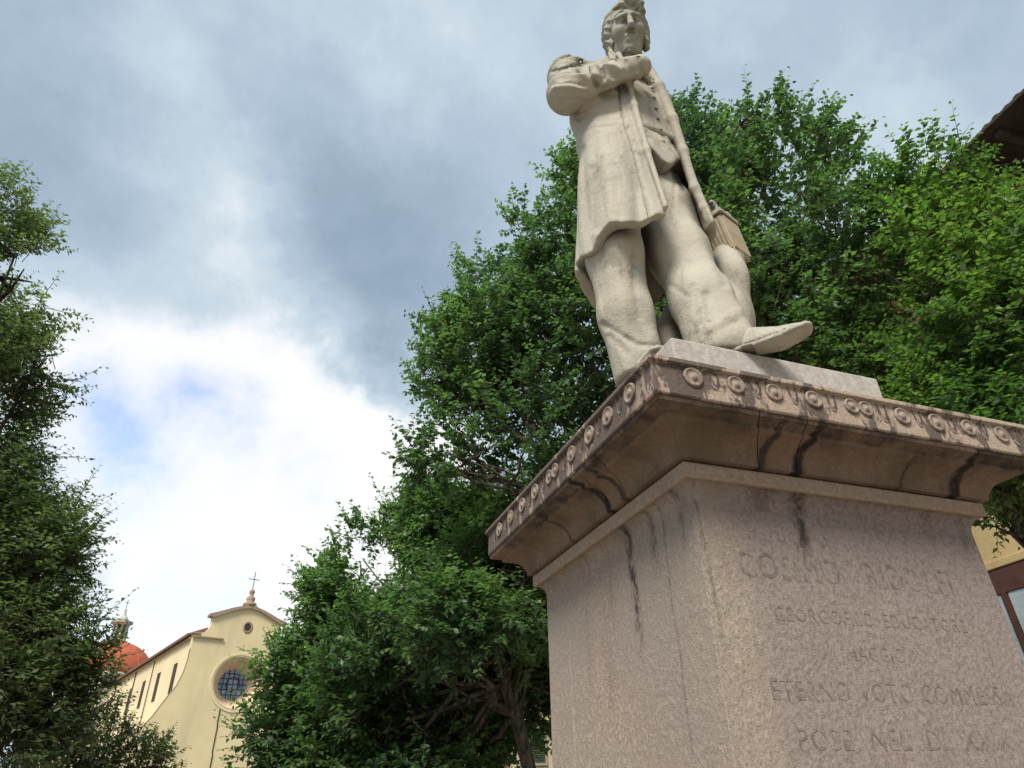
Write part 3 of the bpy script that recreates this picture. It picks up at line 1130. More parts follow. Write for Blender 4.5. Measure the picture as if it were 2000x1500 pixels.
    def f_vest(P):
        cx, cy, a, b = lerp_tab(P[:, 2], ctab)
        d, th = shell(P, -.020)
        z = P[:, 2]
        d = d + .006 * np.sin(z * 46 - P[:, 0] * 40) * np.clip(1 - abs(z - 1.22) / .2, 0, 1) + .004 * wobble(P, 26, 6)
        d = d + folds(P, 'VEST')
        bot = 1.045 - .10 * np.exp(-((P[:, 0] - .06) / .06) ** 2)
        d = smax(d, bot - z, .008)
        d = smax(d, z - 1.70, .01)
        for k in range(6):
            d = smin(d, sd_ell(P, (.062, -.168 - .0012 * k, 1.10 + .07 * k), (.010, .008, .010)), .002)
        d = smax(d, -sd_cap(P, (.045, -.185, 1.02), (.045, -.178, 1.55), .004, .004), .004)
        # cravat and shirt collar
        cr = sd_ell(P, (-.0, -.105, 1.655), (.045, .035, .028))
        cr = smin(cr, sd_ell(P, (-.045, -.105, 1.665), (.038, .025, .030)), .01)
        cr = smin(cr, sd_ell(P, (.048, -.105, 1.665), (.038, .025, .030)), .01)
        cr = smin(cr, sd_chain(P, [(0, -.13, 1.64), (.01, -.165, 1.54)], [.02, .03], .01), .01)
        for s in (-1, 1):
            cr = smin(cr, sd_box(P, (.052 * s, -.075, 1.715), (.030, .012, .026), .008, rotm(rz=.5 * s, rx=.2)), .006)
        return smin(d, cr, .008)
    carve('waistcoat', f_vest, (-.28, -.26, .9), (.28, .22, 1.76), .007, M, root, 1)

    def f_trousers(P):
        z = P[:, 2]
        r = sd_chain(P, [(-.08, .02, 1.05), (-.115, .02, .85), (-.138, .012, .55), (-.112, .03, .28), (-.068, .050, .045)], [.125, .118, .103, .094, .098], .05)
        l = sd_chain(P, [(.08, .01, 1.05), (.115, .0, .85), (.128, -.045, .58), (.142, -.100, .32), (.150, -.145, .065)], [.125, .125, .114, .108, .114], .05)
        # pressed front creases and a slight flare
        r = r + .004 * np.cos(P[:, 0] * 55 + 6) * (P[:, 1] < .02)
        l = l + .005 * np.cos(P[:, 0] * 48 + z * 6) * (P[:, 1] < .02)
        d = smin(r, l, .018) + .8 * folds(P, 'TROUSER')
        # trouser ends: flat hems, lifted over the insteps
        cut = .012 + .055 * np.clip((-P[:, 1] - .24) * 6, 0, 1) * (P[:, 0] > .02) + .05 * np.clip((-P[:, 1] - .06) * 8, 0, 1) * (P[:, 0] < .0)
        d = smax(d, cut - z, .004)
        return d
    carve('trousers', f_trousers, (-.34, -.38, -.01), (.36, .24, 1.14), .0065, M, root, 1)

    def shoe(P, heel, toe, k=.85):
        P = (P - np.array(heel, np.float32)) / k + np.array(heel, np.float32)
        h = Vector(heel)
        t = Vector(toe)
        d0 = (t - h)
        d0.z = 0
        d0.normalize()
        sdv = d0.cross(Vector((0, 0, 1)))
        Rm = np.array([[d0.x, sdv.x, 0], [d0.y, sdv.y, 0], [0, 0, 1]], np.float32)
        q = (P - np.array(h, np.float32)) @ Rm
        x, y, z = q[:, 0], q[:, 1], q[:, 2]
        # outline half width along the foot
        w = np.interp(x, [-.02, .0, .06, .13, .21, .28, .325, .34], [.0, .034, .038, .038, .052, .051, .040, .012]).astype(np.float32)
        top = np.interp(x, [-.02, .0, .08, .14, .22, .30, .34], [.09, .11, .130, .104, .072, .062, .046]).astype(np.float32)
        lift = np.interp(x, [0, .22, .34], [0, 0, .030]).astype(np.float32)
        e = np.sqrt((y / np.maximum(w, .004)) ** 2 + (np.maximum(z - .02, 0) / np.maximum(top - .02, .01)) ** 2) - 1
        up = np.maximum(e * np.maximum(w, .012) * .75, lift - z)
        up = np.maximum(up, np.maximum(-.012 - x, x - .335))
        sole = np.maximum(np.abs(y) - (w + .005), np.abs(z - lift - .010) - .010)
        sole = np.maximum(sole, np.maximum(-.016 - x, x - .340))
        gap = np.abs(z - lift - .023) - .002
        d = np.minimum(up, sole)
        d = smax(d, -np.maximum(gap, -(up + .005)), .002)
        heelcut = sd_box(q, (.095, 0, -.0), (.022, .1, .009), .002)
        d = np.maximum(d, -heelcut)
        return d * k
    for hl, te in (((.115, -.175, .0), (.32, -.40, .0)), ((-.085, .15, .0), (-.095, -.25, 0.0))):
        lo = (min(hl[0], te[0]) - .09, min(hl[1], te[1]) - .06, -.02)
        hi = (max(hl[0], te[0]) + .09, max(hl[1], te[1]) + .08, .16)
        carve('shoe', lambda P: shoe(P, hl, te), lo, hi, .0055, M, root, 1)

    # ---- support: cut-off trunk carrying a bundled sheaf with a scrolled top ---------------
    def f_support(P):
        d = sd_chain(P, [(.26, .08, -.02), (.315, .05, .35), (.385, .04, .58), (.43, .035, .72)], [.17, .130, .095, .075], .06)
        d = d + .005 * wobble(P, 16, 12) + .004 * np.sin(P[:, 0] * 60 + P[:, 2] * 8)
        d = smin(d, sd_chain(P, [(.12, .10, -.02), (.10, .10, .25), (.20, .10, .45)], [.09, .07, .06], .04), .06)
        return smax(d, .002 - P[:, 2], .006)
    carve('support', f_support, (-.02, -.14, -.01), (.56, .28, 1.02), .010, M, root, 1)
    # squared block with fluted sides, set at an angle, and a capital with rolled ends on it
    blk = Matrix.Translation((.435, .035, .805)) @ Matrix.Rotation(math.radians(-9), 4, 'Y') @ Matrix.Rotation(math.radians(24), 4, 'Z')

    def tbox(mb, lo, hi):
        n0 = len(mb.v)
        mb.box(lo, hi)
        mb.v[n0:] = [tuple(blk @ Vector(v)) for v in mb.v[n0:]]
    n3 = NT('ochre_stained_marble', .85, .2)
    M3 = n3.color(n3.mix(n3.ramp(n3.noise(14, 5, .65), .35, .65), (.42, .37, .28), (.36, .29, .18)))
    mb = MB()
    tbox(mb, (-.070, -.060, -.105), (.070, .060, .100))
    b0 = mb.build('block', M3, root, bevel=.006)
    me = MB()
    me.box((-.0048, -.006, -.088), (.0048, .006, .085))
    rm = me.mesh('flute')
    rm.materials.append(M3)
    for q in range(8):
        for (px_, py_, rz_) in ((-.061 + q * .0174, -.0615, 0), (-.061 + q * .0174, .0615, 0)):
            o = link('flute', rm, None, b0)
            o.matrix_local = blk @ Matrix.Translation((px_, py_, 0)) @ Matrix.Rotation(rz_, 4, 'Z')
    for q in range(7):
        for px_ in (-.0715, .0715):
            o = link('flute', rm, None, b0)
            o.matrix_local = blk @ Matrix.Translation((px_, -.050 + q * .0167, 0)) @ Matrix.Rotation(math.pi / 2, 4, 'Z')
    mb = MB()
    tbox(mb, (-.082, -.072, .101), (.082, .072, .122))
    tbox(mb, (-.070, -.060, .1225), (.070, .060, .150))
    mb.build('capital', M, root, bevel=.005)
    for s_ in (1, -1):
        pts = []
        for k in range(16):
            a_ = k / 15 * math.pi * 2.6
            rr = .022 * (1 - k / 22)
            pts.append(blk @ Vector((s_ * (.062 + rr * math.cos(a_)), 0, .158 + rr * math.sin(a_))))
        ax_ = (blk.to_3x3() @ Vector((0, 1, 0)))
        for dy in (-.045, -.015, .015, .045):
            MB().tube([p + ax_ * dy for p in pts], [.010] * 16, 6).build('scroll', M, root, True)
    return root


make_statue()

# ------------------------------------------------------------------ trees
def mat_leaf(name, cols, trans=.45, gloss=.42, warm=(.2, .3, .02)):
    m = bpy.data.materials.new(name)
    m.use_nodes = True
    nt = m.node_tree
    N, L = nt.nodes, nt.links
    N.clear()
    out = N.new('ShaderNodeOutputMaterial')
    at = N.new('ShaderNodeAttribute')
    at.attribute_name = 'tint'
    cr = N.new('ShaderNodeValToRGB')
    L.new(at.outputs['Fac'], cr.inputs[0])
    e = cr.color_ramp.elements
    e[0].color = (*cols[0], 1)
    e[1].color = (*cols[-1], 1)
    for i, c in enumerate(cols[1:-1]):
        k = e.new((i + 1) / (len(cols) - 1))
        k.color = (*c, 1)
    b = N.new('ShaderNodeBsdfPrincipled')
    b.inputs['Roughness'].default_value = gloss
    b.inputs['Specular IOR Level'].default_value = .6
    L.new(cr.outputs[0], b.inputs['Base Color'])
    t = N.new('ShaderNodeBsdfTranslucent')
    mx = N.new('ShaderNodeMix')
    mx.data_type = 'RGBA'
    mx.blend_type = 'MULTIPLY'
    mx.inputs[0].default_value = 1
    L.new(cr.outputs[0], mx.inputs[6])
    mx.inputs[7].default_value = (1.25, 1.6, .7, 1)
    L.new(mx.outputs[2], t.inputs['Color'])
    ms = N.new('ShaderNodeMixShader')
    ms.inputs[0].default_value = trans
    L.new(b.outputs[0], ms.inputs[1])
    L.new(t.outputs[0], ms.inputs[2])
    L.new(ms.outputs[0], out.inputs['Surface'])
    return m


def unit(v):
    return v / np.maximum(np.linalg.norm(v, axis=-1, keepdims=True), 1e-9)


def vnoise(P, scale, seed):
    """smooth value noise in 0..1"""
    r = np.random.default_rng(seed)
    tab = r.random((32, 32, 32)).astype(np.float32)
    q = P * scale + 100
    i = np.floor(q).astype(int)
    f = q - i
    f = f * f * (3 - 2 * f)
    v = 0
    for dx in (0, 1):
        for dy in (0, 1):
            for dz in (0, 1):
                w = (f[:, 0] if dx else 1 - f[:, 0]) * (f[:, 1] if dy else 1 - f[:, 1]) * (f[:, 2] if dz else 1 - f[:, 2])
                v = v + w * tab[(i[:, 0] + dx) % 32, (i[:, 1] + dy) % 32, (i[:, 2] + dz) % 32]
    return v


def leaves_mesh(p, d, nrm, size, width, tint):
    """one folded leaf of two triangles each side of the midrib"""
    d = unit(d)
    s = unit(np.cross(d, nrm))
    up = unit(np.cross(s, d))
    L_ = size[:, None]
    W_ = (size * width)[:, None]
    b = p
    tip = p + d * L_ - up * L_ * .10
    m = p + d * L_ * .42
    a = m + s * W_ * .5 + up * L_ * .07
    c = m - s * W_ * .5 + up * L_ * .07
    V = np.stack([b, a, tip, c], 1).reshape(-1, 3)
    n = len(p)
    i = np.arange(n) * 4
    F = np.concatenate([np.stack([i, i + 1, i + 2], 1), np.stack([i, i + 2, i + 3], 1)])
    return V, F, np.repeat(tint, 4)


def make_crown(name, blobs, root, mat, matw, seed, leaf=.07, dens=4.0, twig=.7, upness=.55, width=.62, per=15, holes=.38, feather=.5, yellow=.0, cull=None, nscale=1.1, fill=1.0):
    r = np.random.default_rng(seed)
    bl = np.array([b[:4] for b in blobs], float)
    O, T, Ln = [], [], []
    for bi, (x, y, z, R) in enumerate(bl):
        # shoots that reach out of the surface and shoots that fill the inside
        for kind, cnt in ((0, int(150 * dens * R * R / (leaf * 12))), (1, int(110 * dens * fill * R ** 2.3 / (leaf * 12)))):
            d = unit(r.normal(size=(cnt, 3)))
            rr = R * (r.uniform(.72, 1.0, cnt) if kind == 0 else r.uniform(.15, .85, cnt))
            # lumpy surface
            o = np.array([x, y, z]) + d * rr[:, None]
            lump = vnoise(o, 1.3 / max(R, .6) * 1.6, seed + 5)
            o = o + d * ((lump - .5) * R * .55)[:, None]
            if kind == 0:
                dist = np.linalg.norm(o[:, None] - bl[None, :, :3], axis=2) / bl[None, :, 3]
                dist[:, bi] = 9
                keep = dist.min(axis=1) > .70
                dd = unit(d * .9 + np.array([0, 0, upness]) + r.normal(size=(cnt, 3)) * .42)
                ln = twig * r.uniform(.45, 1.0, cnt) * (1 + feather * (r.random(cnt) > .90))
            else:
                keep = np.ones(cnt, bool)
                dd = unit(d * .4 + np.array([0, 0, upness * .6]) + r.normal(size=(cnt, 3)) * .8)
                ln = twig * r.uniform(.5, 1.0, cnt)
            keep &= vnoise(o, nscale, seed + 9) > holes - .25 * (kind == 1) * 0
            if cull is not None:
                keep &= cull(o)
            O.append(o[keep])
            T.append(dd[keep])
            Ln.append(ln[keep])
    O, T, Ln = np.concatenate(O), np.concatenate(T), np.concatenate(Ln)
    n = len(O)
    # leaves along each shoot
    s = np.tile(np.linspace(.08, 1.0, per), n)
    k = np.repeat(np.arange(n), per)
    s = s + r.normal(size=len(s)) * .03
    side = np.where(np.tile(np.arange(per), n) % 2 == 0, 1.0, -1.0)
    t = T[k]
    bend = np.array([0, 0, -1.0])
    ref = unit(np.cross(t, np.array([.1, .05, 1.0])))
    spin = r.uniform(-.7, .7, n)[k]
    up0 = np.cross(ref, t)
    sd = ref * np.cos(spin)[:, None] + up0 * np.sin(spin)[:, None]
    p = O[k] + t * (s * Ln[k])[:, None] + bend * ((s * Ln[k]) ** 2 * .10)[:, None]
    p += r.normal(size=p.shape) * .012
    d = unit(t * .55 + sd * side[:, None] * .95 + r.normal(size=p.shape) * .30 + np.array([0, 0, -.22]))
    nrm = unit(np.array([0, 0, 1.0]) + r.normal(size=p.shape) * .42)
    sz = leaf * r.uniform(.65, 1.15, len(p)) * (1.05 - .45 * np.clip(s, 0, 1) ** 3)
    base = vnoise(p, .9, seed + 21) * .45 + vnoise(p, 3.0, seed + 22) * .2
    tint = np.clip(base + r.normal(size=len(p)) * .11 + .14 * (s > .7) + .02 + yellow, 0, 1)
    V, F, tn = leaves_mesh(p, d, nrm, sz, width, tint)
    # twigs
    mid = O + T * (Ln * .5)[:, None] + bend * ((Ln * .5) ** 2 * .1)[:, None]
    end = O + T * Ln[:, None] + bend * (Ln ** 2 * .1)[:, None]
    beg = O - T * (Ln * .35)[:, None]
    me = mesh_np('crown', V, F)
    a = me.attributes.new('tint', 'FLOAT', 'POINT')
    a.data.foreach_set('value', tn.astype(np.float32))
    o = link('crown', me, mat, root)
    o['kind'] = 'stuff'
    w = unit(np.cross(T, r.normal(size=T.shape)))
    w2 = np.cross(T, w)
    rings = []
    for P_, rad in ((beg, .0055), (mid, .004), (end, .0015)):
        for a_ in range(3):
            th = a_ * 2 * math.pi / 3
            rings.append(P_ + (w * math.cos(th) + w2 * math.sin(th)) * rad)
    V2 = np.stack(rings, 1).reshape(-1, 3)
    i = np.arange(n) * 9
    F2 = []
    for lv in (0, 3):
        for a_ in range(3):
            b_ = (a_ + 1) % 3
            F2.append(np.stack([i + lv + a_, i + lv + b_, i + lv + 3 + b_, i + lv + 3 + a_], 1))
    me = mesh_np('twigs', V2, np.concatenate(F2))
    o = link('twigs', me, matw, root)
    o['kind'] = 'stuff'
    return n * per


def make_trunk(root, base, fork, blobs, mat, r0, seed, lean=None, extra=None):
    r = random.Random(seed)
    mb = MB()
    base, fork = Vector(base), Vector(fork)
    pts, rad = [], []
    for i in range(9):
        t = i / 8
        p = base.lerp(fork, t) + Vector((r.uniform(-1, 1), r.uniform(-1, 1), 0)) * .05 * (0 < i < 8)
        pts.append(p)
        rad.append(r0 * (1.35 - .25 * min(t * 5, 1) - .42 * t))
    mb.tube(pts, rad, 12)
    for (x, y, z, R) in blobs:
        c = Vector((x, y, z))
        st = pts[r.choice((6, 7, 8))]
        ctrl = (st + c) / 2 + Vector((0, 0, -.12 * (c - st).length))
        q, rr = [], []
        n = 9
        for i in range(n):
            t = i / (n - 1)
            p = st * (1 - t) ** 2 + ctrl * 2 * t * (1 - t) + c * t * t
            p += Vector((r.uniform(-1, 1), r.uniform(-1, 1), r.uniform(-1, 1))) * .06 * (0 < i)
            q.append(p)
            rr.append(r0 * .32 * (1 - t) ** 1.4 + .012)
        mb.tube(q, rr, 8)
        for j in range(6):
            s_ = q[r.choice((4, 5, 6, 7, 8))]
            d = Vector((r.gauss(0, 1), r.gauss(0, 1), r.gauss(.5, .8))).normalized()
            e_ = s_ + d * R * r.uniform(.6, .95)
            mm = (s_ + e_) / 2 + Vector((r.uniform(-1, 1), r.uniform(-1, 1), -.5)) * .12 * R
            mb.tube([s_, mm, e_], [.028, .02, .008], 5)
    for q, rr in (extra or []):
        mb.tube(q, rr, 9)
    return mb.build('trunk', mat, root, True)


bark = NT('bark', .95, .15)
_f = bark.noise(14, 6, .7, stretch=(1, 1, .25))
bark.bump(_f, .8, .03)
M_BARK = bark.color(bark.mix(bark.ramp(_f, .35, .7), (.035, .028, .022), (.14, .115, .09)))
M_TWIG = simple('twig_bark', (.07, .06, .035), .9)

LEAF_A = mat_leaf('leaf_green', [(.044, .082, .052), (.075, .130, .070), (.115, .185, .082), (.165, .25, .092), (.22, .31, .11)], .50)
LEAF_B = mat_leaf('leaf_yellow_green', [(.038, .080, .036), (.068, .130, .046), (.110, .185, .056), (.165, .25, .065), (.22, .31, .08)], .50)
LEAF_C = mat_leaf('leaf_fresh_green', [(.044, .082, .050), (.075, .135, .068), (.115, .190, .080), (.165, .26, .090), (.22, .32, .105)], .50)
LEAF_D = mat_leaf('leaf_olive_green', [(.070, .095, .050), (.110, .145, .072), (.155, .20, .090), (.20, .25, .11), (.25, .30, .13)], .45)

TREE_A = [(6.79, 5.91, 10.45, 1.30), (7.34, 5.17, 10.25, 0.50), (5.94, 6.22, 11.4, 0.75), (4.40, 7.88, 10.0, 1.15), (3.43, 8.68, 8.96, 1.10), (2.73, 9.13, 8.01, 0.76),
          (3.31, 8.92, 6.72, 1.08), (5.26, 7.91, 8.39, 1.80), (6.72, 5.98, 8.53, 1.45), (4.32, 9.02, 5.91, 1.10), (6.50, 5.8, 11.6, 0.42), (2.50, 8.95, 6.0, 0.42),
          (5.3, 7.1, 10.6, .9), (5.9, 7.6, 6.6, 1.2), (7.3, 6.4, 6.8, 1.1), (2.75, 9.2, 6.14, 0.50), (3.34, 9.21, 5.62, 0.66), (4.19, 7.51, 11.3, 0.48), (3.5, 8.13, 10.2, 0.45), (2.25, 9.25, 8.45, .42), (2.2, 9.35, 7.6, .45), (3.6, 9.33, 6.0, .75), (1.77, 9.44, 6.34, .24), (2.1, 9.38, 6.15, .32), (1.9, 9.4, 6.1, .26)]
TREE_B = [(7.89, 4.34, 8.65, 0.72), (7.62, 3.88, 7.30, 0.68), (7.62, 4.78, 7.45, 1.05), (7.49, 4.01, 6.30, 0.88), (7.48, 5.42, 7.0, 0.82), (7.45, 3.4, 6.5, 0.35), (8.4, 4.6, 7.2, .9), (8.0, 5.4, 5.9, .9), (7.0, 4.2, 4.5, 0.55), (7.13, 4.6, 4.95, 0.55), (6.8, 4.1, 4.15, 0.40), (7.34, 4.48, 5.54, 0.65), (7.5, 4.0, 4.8, .65), (7.6, 4.6, 4.9, .7), (6.95, 4.4, 4.05, .45), (7.3, 4.7, 4.2, .5)]
TREE_C = [(2.38, 12.78, 5.60, 1.02), (1.61, 12.9, 4.60, 0.92), (1.02, 12.96, 3.62, 0.78), (0.70, 12.98, 2.60, 0.72), (1.88, 12.36, 2.83, 1.15), (3.23, 12.08, 5.05, 1.30),
          (3.46, 11.49, 3.73, .95), (4.13, 11.27, 4.51, 1.0), (2.63, 11.71, 2.26, 1.05), (2.3, 13.2, 3.9, 1.2), (5.0, 11.4, 5.4, 1.1), (2.9, 12.2, 3.5, 1.0), (1.7, 12.9, 3.3, 1.0), (1.3, 12.6, 1.7, .9), (2.6, 12.6, 1.3, 1.0), (3.35, 12.3, 2.3, .85), (4.4, 12.0, 3.3, .95), (4.9, 12.2, 4.3, .9), (2.52, 11.73, 5.9, 0.75), (3.04, 11.09, 5.8, 0.75), (3.4, 9.93, 4.71, 0.95), (3.8, 9.9, 4.2, .8), (4.0, 10.3, 5.3, .8), (2.29, 9.32, 3.81, 0.65), (2.9, 8.94, 3.75, 0.42), (1.89, 10.84, 3.44, .95), (0.52, 12.49, 3.6, 0.42), (1.68, 12.69, 5.45, 0.68), (2.18, 12.41, 5.85, 0.80), (1.21, 12.94, 4.8, 0.6), (2.75, 12.0, 6.2, .7), (1.5, 12.5, 5.0, .6), (3.7, 9.6, 5.2, .7)]
TREE_D = [(-4.14, 8.04, 8.2, 0.50), (-3.63, 8.24, 7.8, 0.46), (-3.6, 8.29, 7.0, 0.70), (-3.32, 8.38, 6.0, 0.70), (-3.15, 8.75, 6.45, 0.42), (-3.2, 8.45, 5.01, 0.72), (-3.9, 8.3, 6.5, .8), (-3.75, 8.35, 7.45, .5),
          (-2.80, 8.61, 4.75, 0.28), (-2.34, 8.71, 4.21, 0.42), (-2.63, 8.64, 3.82, 0.72), (-2.16, 8.75, 3.32, 0.44), (-2.32, 8.2, 2.83, 0.60), (-1.95, 8.61, 2.70, 0.30),
          (-3.9, 8.9, 5.6, 1.0), (-3.5, 9.2, 4.2, 1.1), (-4.3, 9.0, 7.0, .8), (-3.1, 9.0, 2.9, 1.0), (-1.66, 8.84, 2.85, 0.33), (-1.68, 8.62, 2.42, 0.36), (-1.86, 8.37, 2.31, 0.38), (-1.80, 8.8, 3.14, 0.32)]


TREE_D = [(x - .13, y, z, R_ * .94) for x, y, z, R_ in TREE_D]


def tree(name, label, blobs, mat, base, fork, r0, seed, extra=None, **kw):
    root = thing(name, label, 'tree', base, 0, 'trees round the square')
    off = np.array(base)
    bl = [(b[0] - off[0], b[1] - off[1], b[2] - off[2], b[3]) for b in blobs]
    fk = tuple(np.array(fork) - off)
    ex = [([Vector(p) - Vector(base) for p in q], rr) for q, rr in (extra or [])]
    make_trunk(root, (0, 0, 0), fk, bl, M_BARK, r0, seed, extra=ex)
    n = make_crown('crown', bl, root, mat, M_TWIG, seed, **kw)
    print(name, n, 'leaves')
    return root


tree('elm_tree', 'tall full green tree directly behind the statue, its ragged top against grey cloud', TREE_A, LEAF_A, (5.4, 8.2, 0), (5.3, 7.9, 5.2), .22, 31, leaf=.115, dens=3.8, twig=.62, per=14, holes=.42, fill=.8)
tree('elm_tree', 'bright yellow-green tree at the right in front of the ochre house', TREE_B, LEAF_B, (8.1, 4.9, 0), (7.9, 4.8, 4.6), .17, 47, leaf=.11, dens=3.8, twig=.55, per=14, holes=.40, fill=.8, yellow=.06)
tree('elm_tree', 'lower tree left of the pedestal with deep shade beneath, hiding half the church front', TREE_C, LEAF_C, (4.55, 10.6, 0), (3.35, 10.1, 3.5), .12, 58, leaf=.125, dens=4.2, twig=.6, per=14, holes=.36, fill=1.15, yellow=.03,
     extra=[([(3.35, 10.1, 3.5), (3.05, 10.2, 3.95), (2.6, 10.5, 4.25), (2.2, 11.0, 4.4)], [.075, .06, .05, .03]), ([(3.5, 10.15, 3.1), (3.75, 10.3, 3.9), (4.0, 10.6, 4.5)], [.045, .04, .03])])
tree('holm_oak', 'dark olive-green tree with fine leaves along the left edge', TREE_D, LEAF_D, (-3.7, 9.1, 0), (-3.6, 9.0, 3.0), .20, 73, leaf=.085, dens=6.0, twig=.50, per=14, holes=.37, upness=.5, width=.5, nscale=1.5, fill=1.4)


def shrub(label, blobs, mat, base, seed, **kw):
    root = thing('shrub', label, 'shrub', base, 0, 'shrubs below the left tree')
    off = np.array(base)
    bl = [(b[0] - off[0], b[1] - off[1], b[2] - off[2], b[3]) for b in blobs]
    mb = MB()
    r = random.Random(seed)
    for k in range(7):
        b = r.choice(bl)
        mb.tube([(r.uniform(-.1, .1), r.uniform(-.1, .1), 0), (b[0] * .5, b[1] * .5, b[2] * .6), b[:3]], [.03, .022, .012], 6)
    mb.build('stem', M_BARK, root, True)
    make_crown('crown', bl, root, mat, M_TWIG, seed, **kw)


shrub('rounded grey-green shrub below the church front', [(-1.5, 9.89, 2.08, 0.41), (-1.05, 9.94, 1.97, 0.36), (-1.85, 9.63, 2.10, 0.34), (-1.4, 10.0, 1.4, .6)], LEAF_D, (-1.4, 9.95, 0), 91, leaf=.065, dens=5, twig=.28, per=12, holes=.2)
shrub('bright green shrub in the bottom left corner', [(-2.75, 10.2, 1.75, .42), (-2.35, 10.3, 1.6, .35), (-2.6, 10.3, 1.1, .6)], LEAF_B, (-2.6, 10.3, 0), 97, leaf=.065, dens=5, twig=.28, per=12, holes=.2, yellow=.22)

# ------------------------------------------------------------------ church
def plaster(name, col, dirt=(.30, .24, .15), amt=.35, stretch=.12, sc=.6):
    n = NT(name, .9, .15)
    a = n.noise(sc, 6, .65)
    st = n.noise(sc * 3, 5, .65, stretch=(1, 1, stretch))
    fine = n.noise(sc * 25, 4, .6)
    c = n.mix(n.ramp(a, .35, .7), col, tuple(x * .88 for x in col))
    c = n.mix(n.math('MULTIPLY', n.ramp(st, .5, .72), amt), c, dirt)
    c = n.mix(n.math('MULTIPLY', n.ramp(fine, .5, .8), .2), c, tuple(x * .75 for x in col))
    n.bump(fine, .3, .02)
    return n.color(c)


def profile_slab(pts, v0, v1):
    """closed outline (u,z) extruded in v"""
    n = len(pts)
    vs_ = [(u, v0, z) for u, z in pts] + [(u, v1, z) for u, z in pts]
    fs = [tuple(range(n)), tuple(range(2 * n - 1, n - 1, -1))]
    for i in range(n):
        j = (i + 1) % n
        fs.append((i, i + n, j + n, j))
    return vs_, fs


def ring_part(cu, cz, r0, r1, v0, v1, n=40):
    mb = MB()
    vs_, fs = [], []
    for (r, v) in ((r0, v0), (r1, v0), (r1, v1), (r0, v1)):
        for k in range(n):
            a = 2 * math.pi * k / n
            vs_.append((cu + r * math.cos(a), v, cz + r * math.sin(a)))
    for q in range(4):
        q2 = (q + 1) % 4
        for k in range(n):
            k2 = (k + 1) % n
            fs.append((q * n + k, q * n + k2, q2 * n + k2, q2 * n + k))
    return mb.add(vs_, fs)


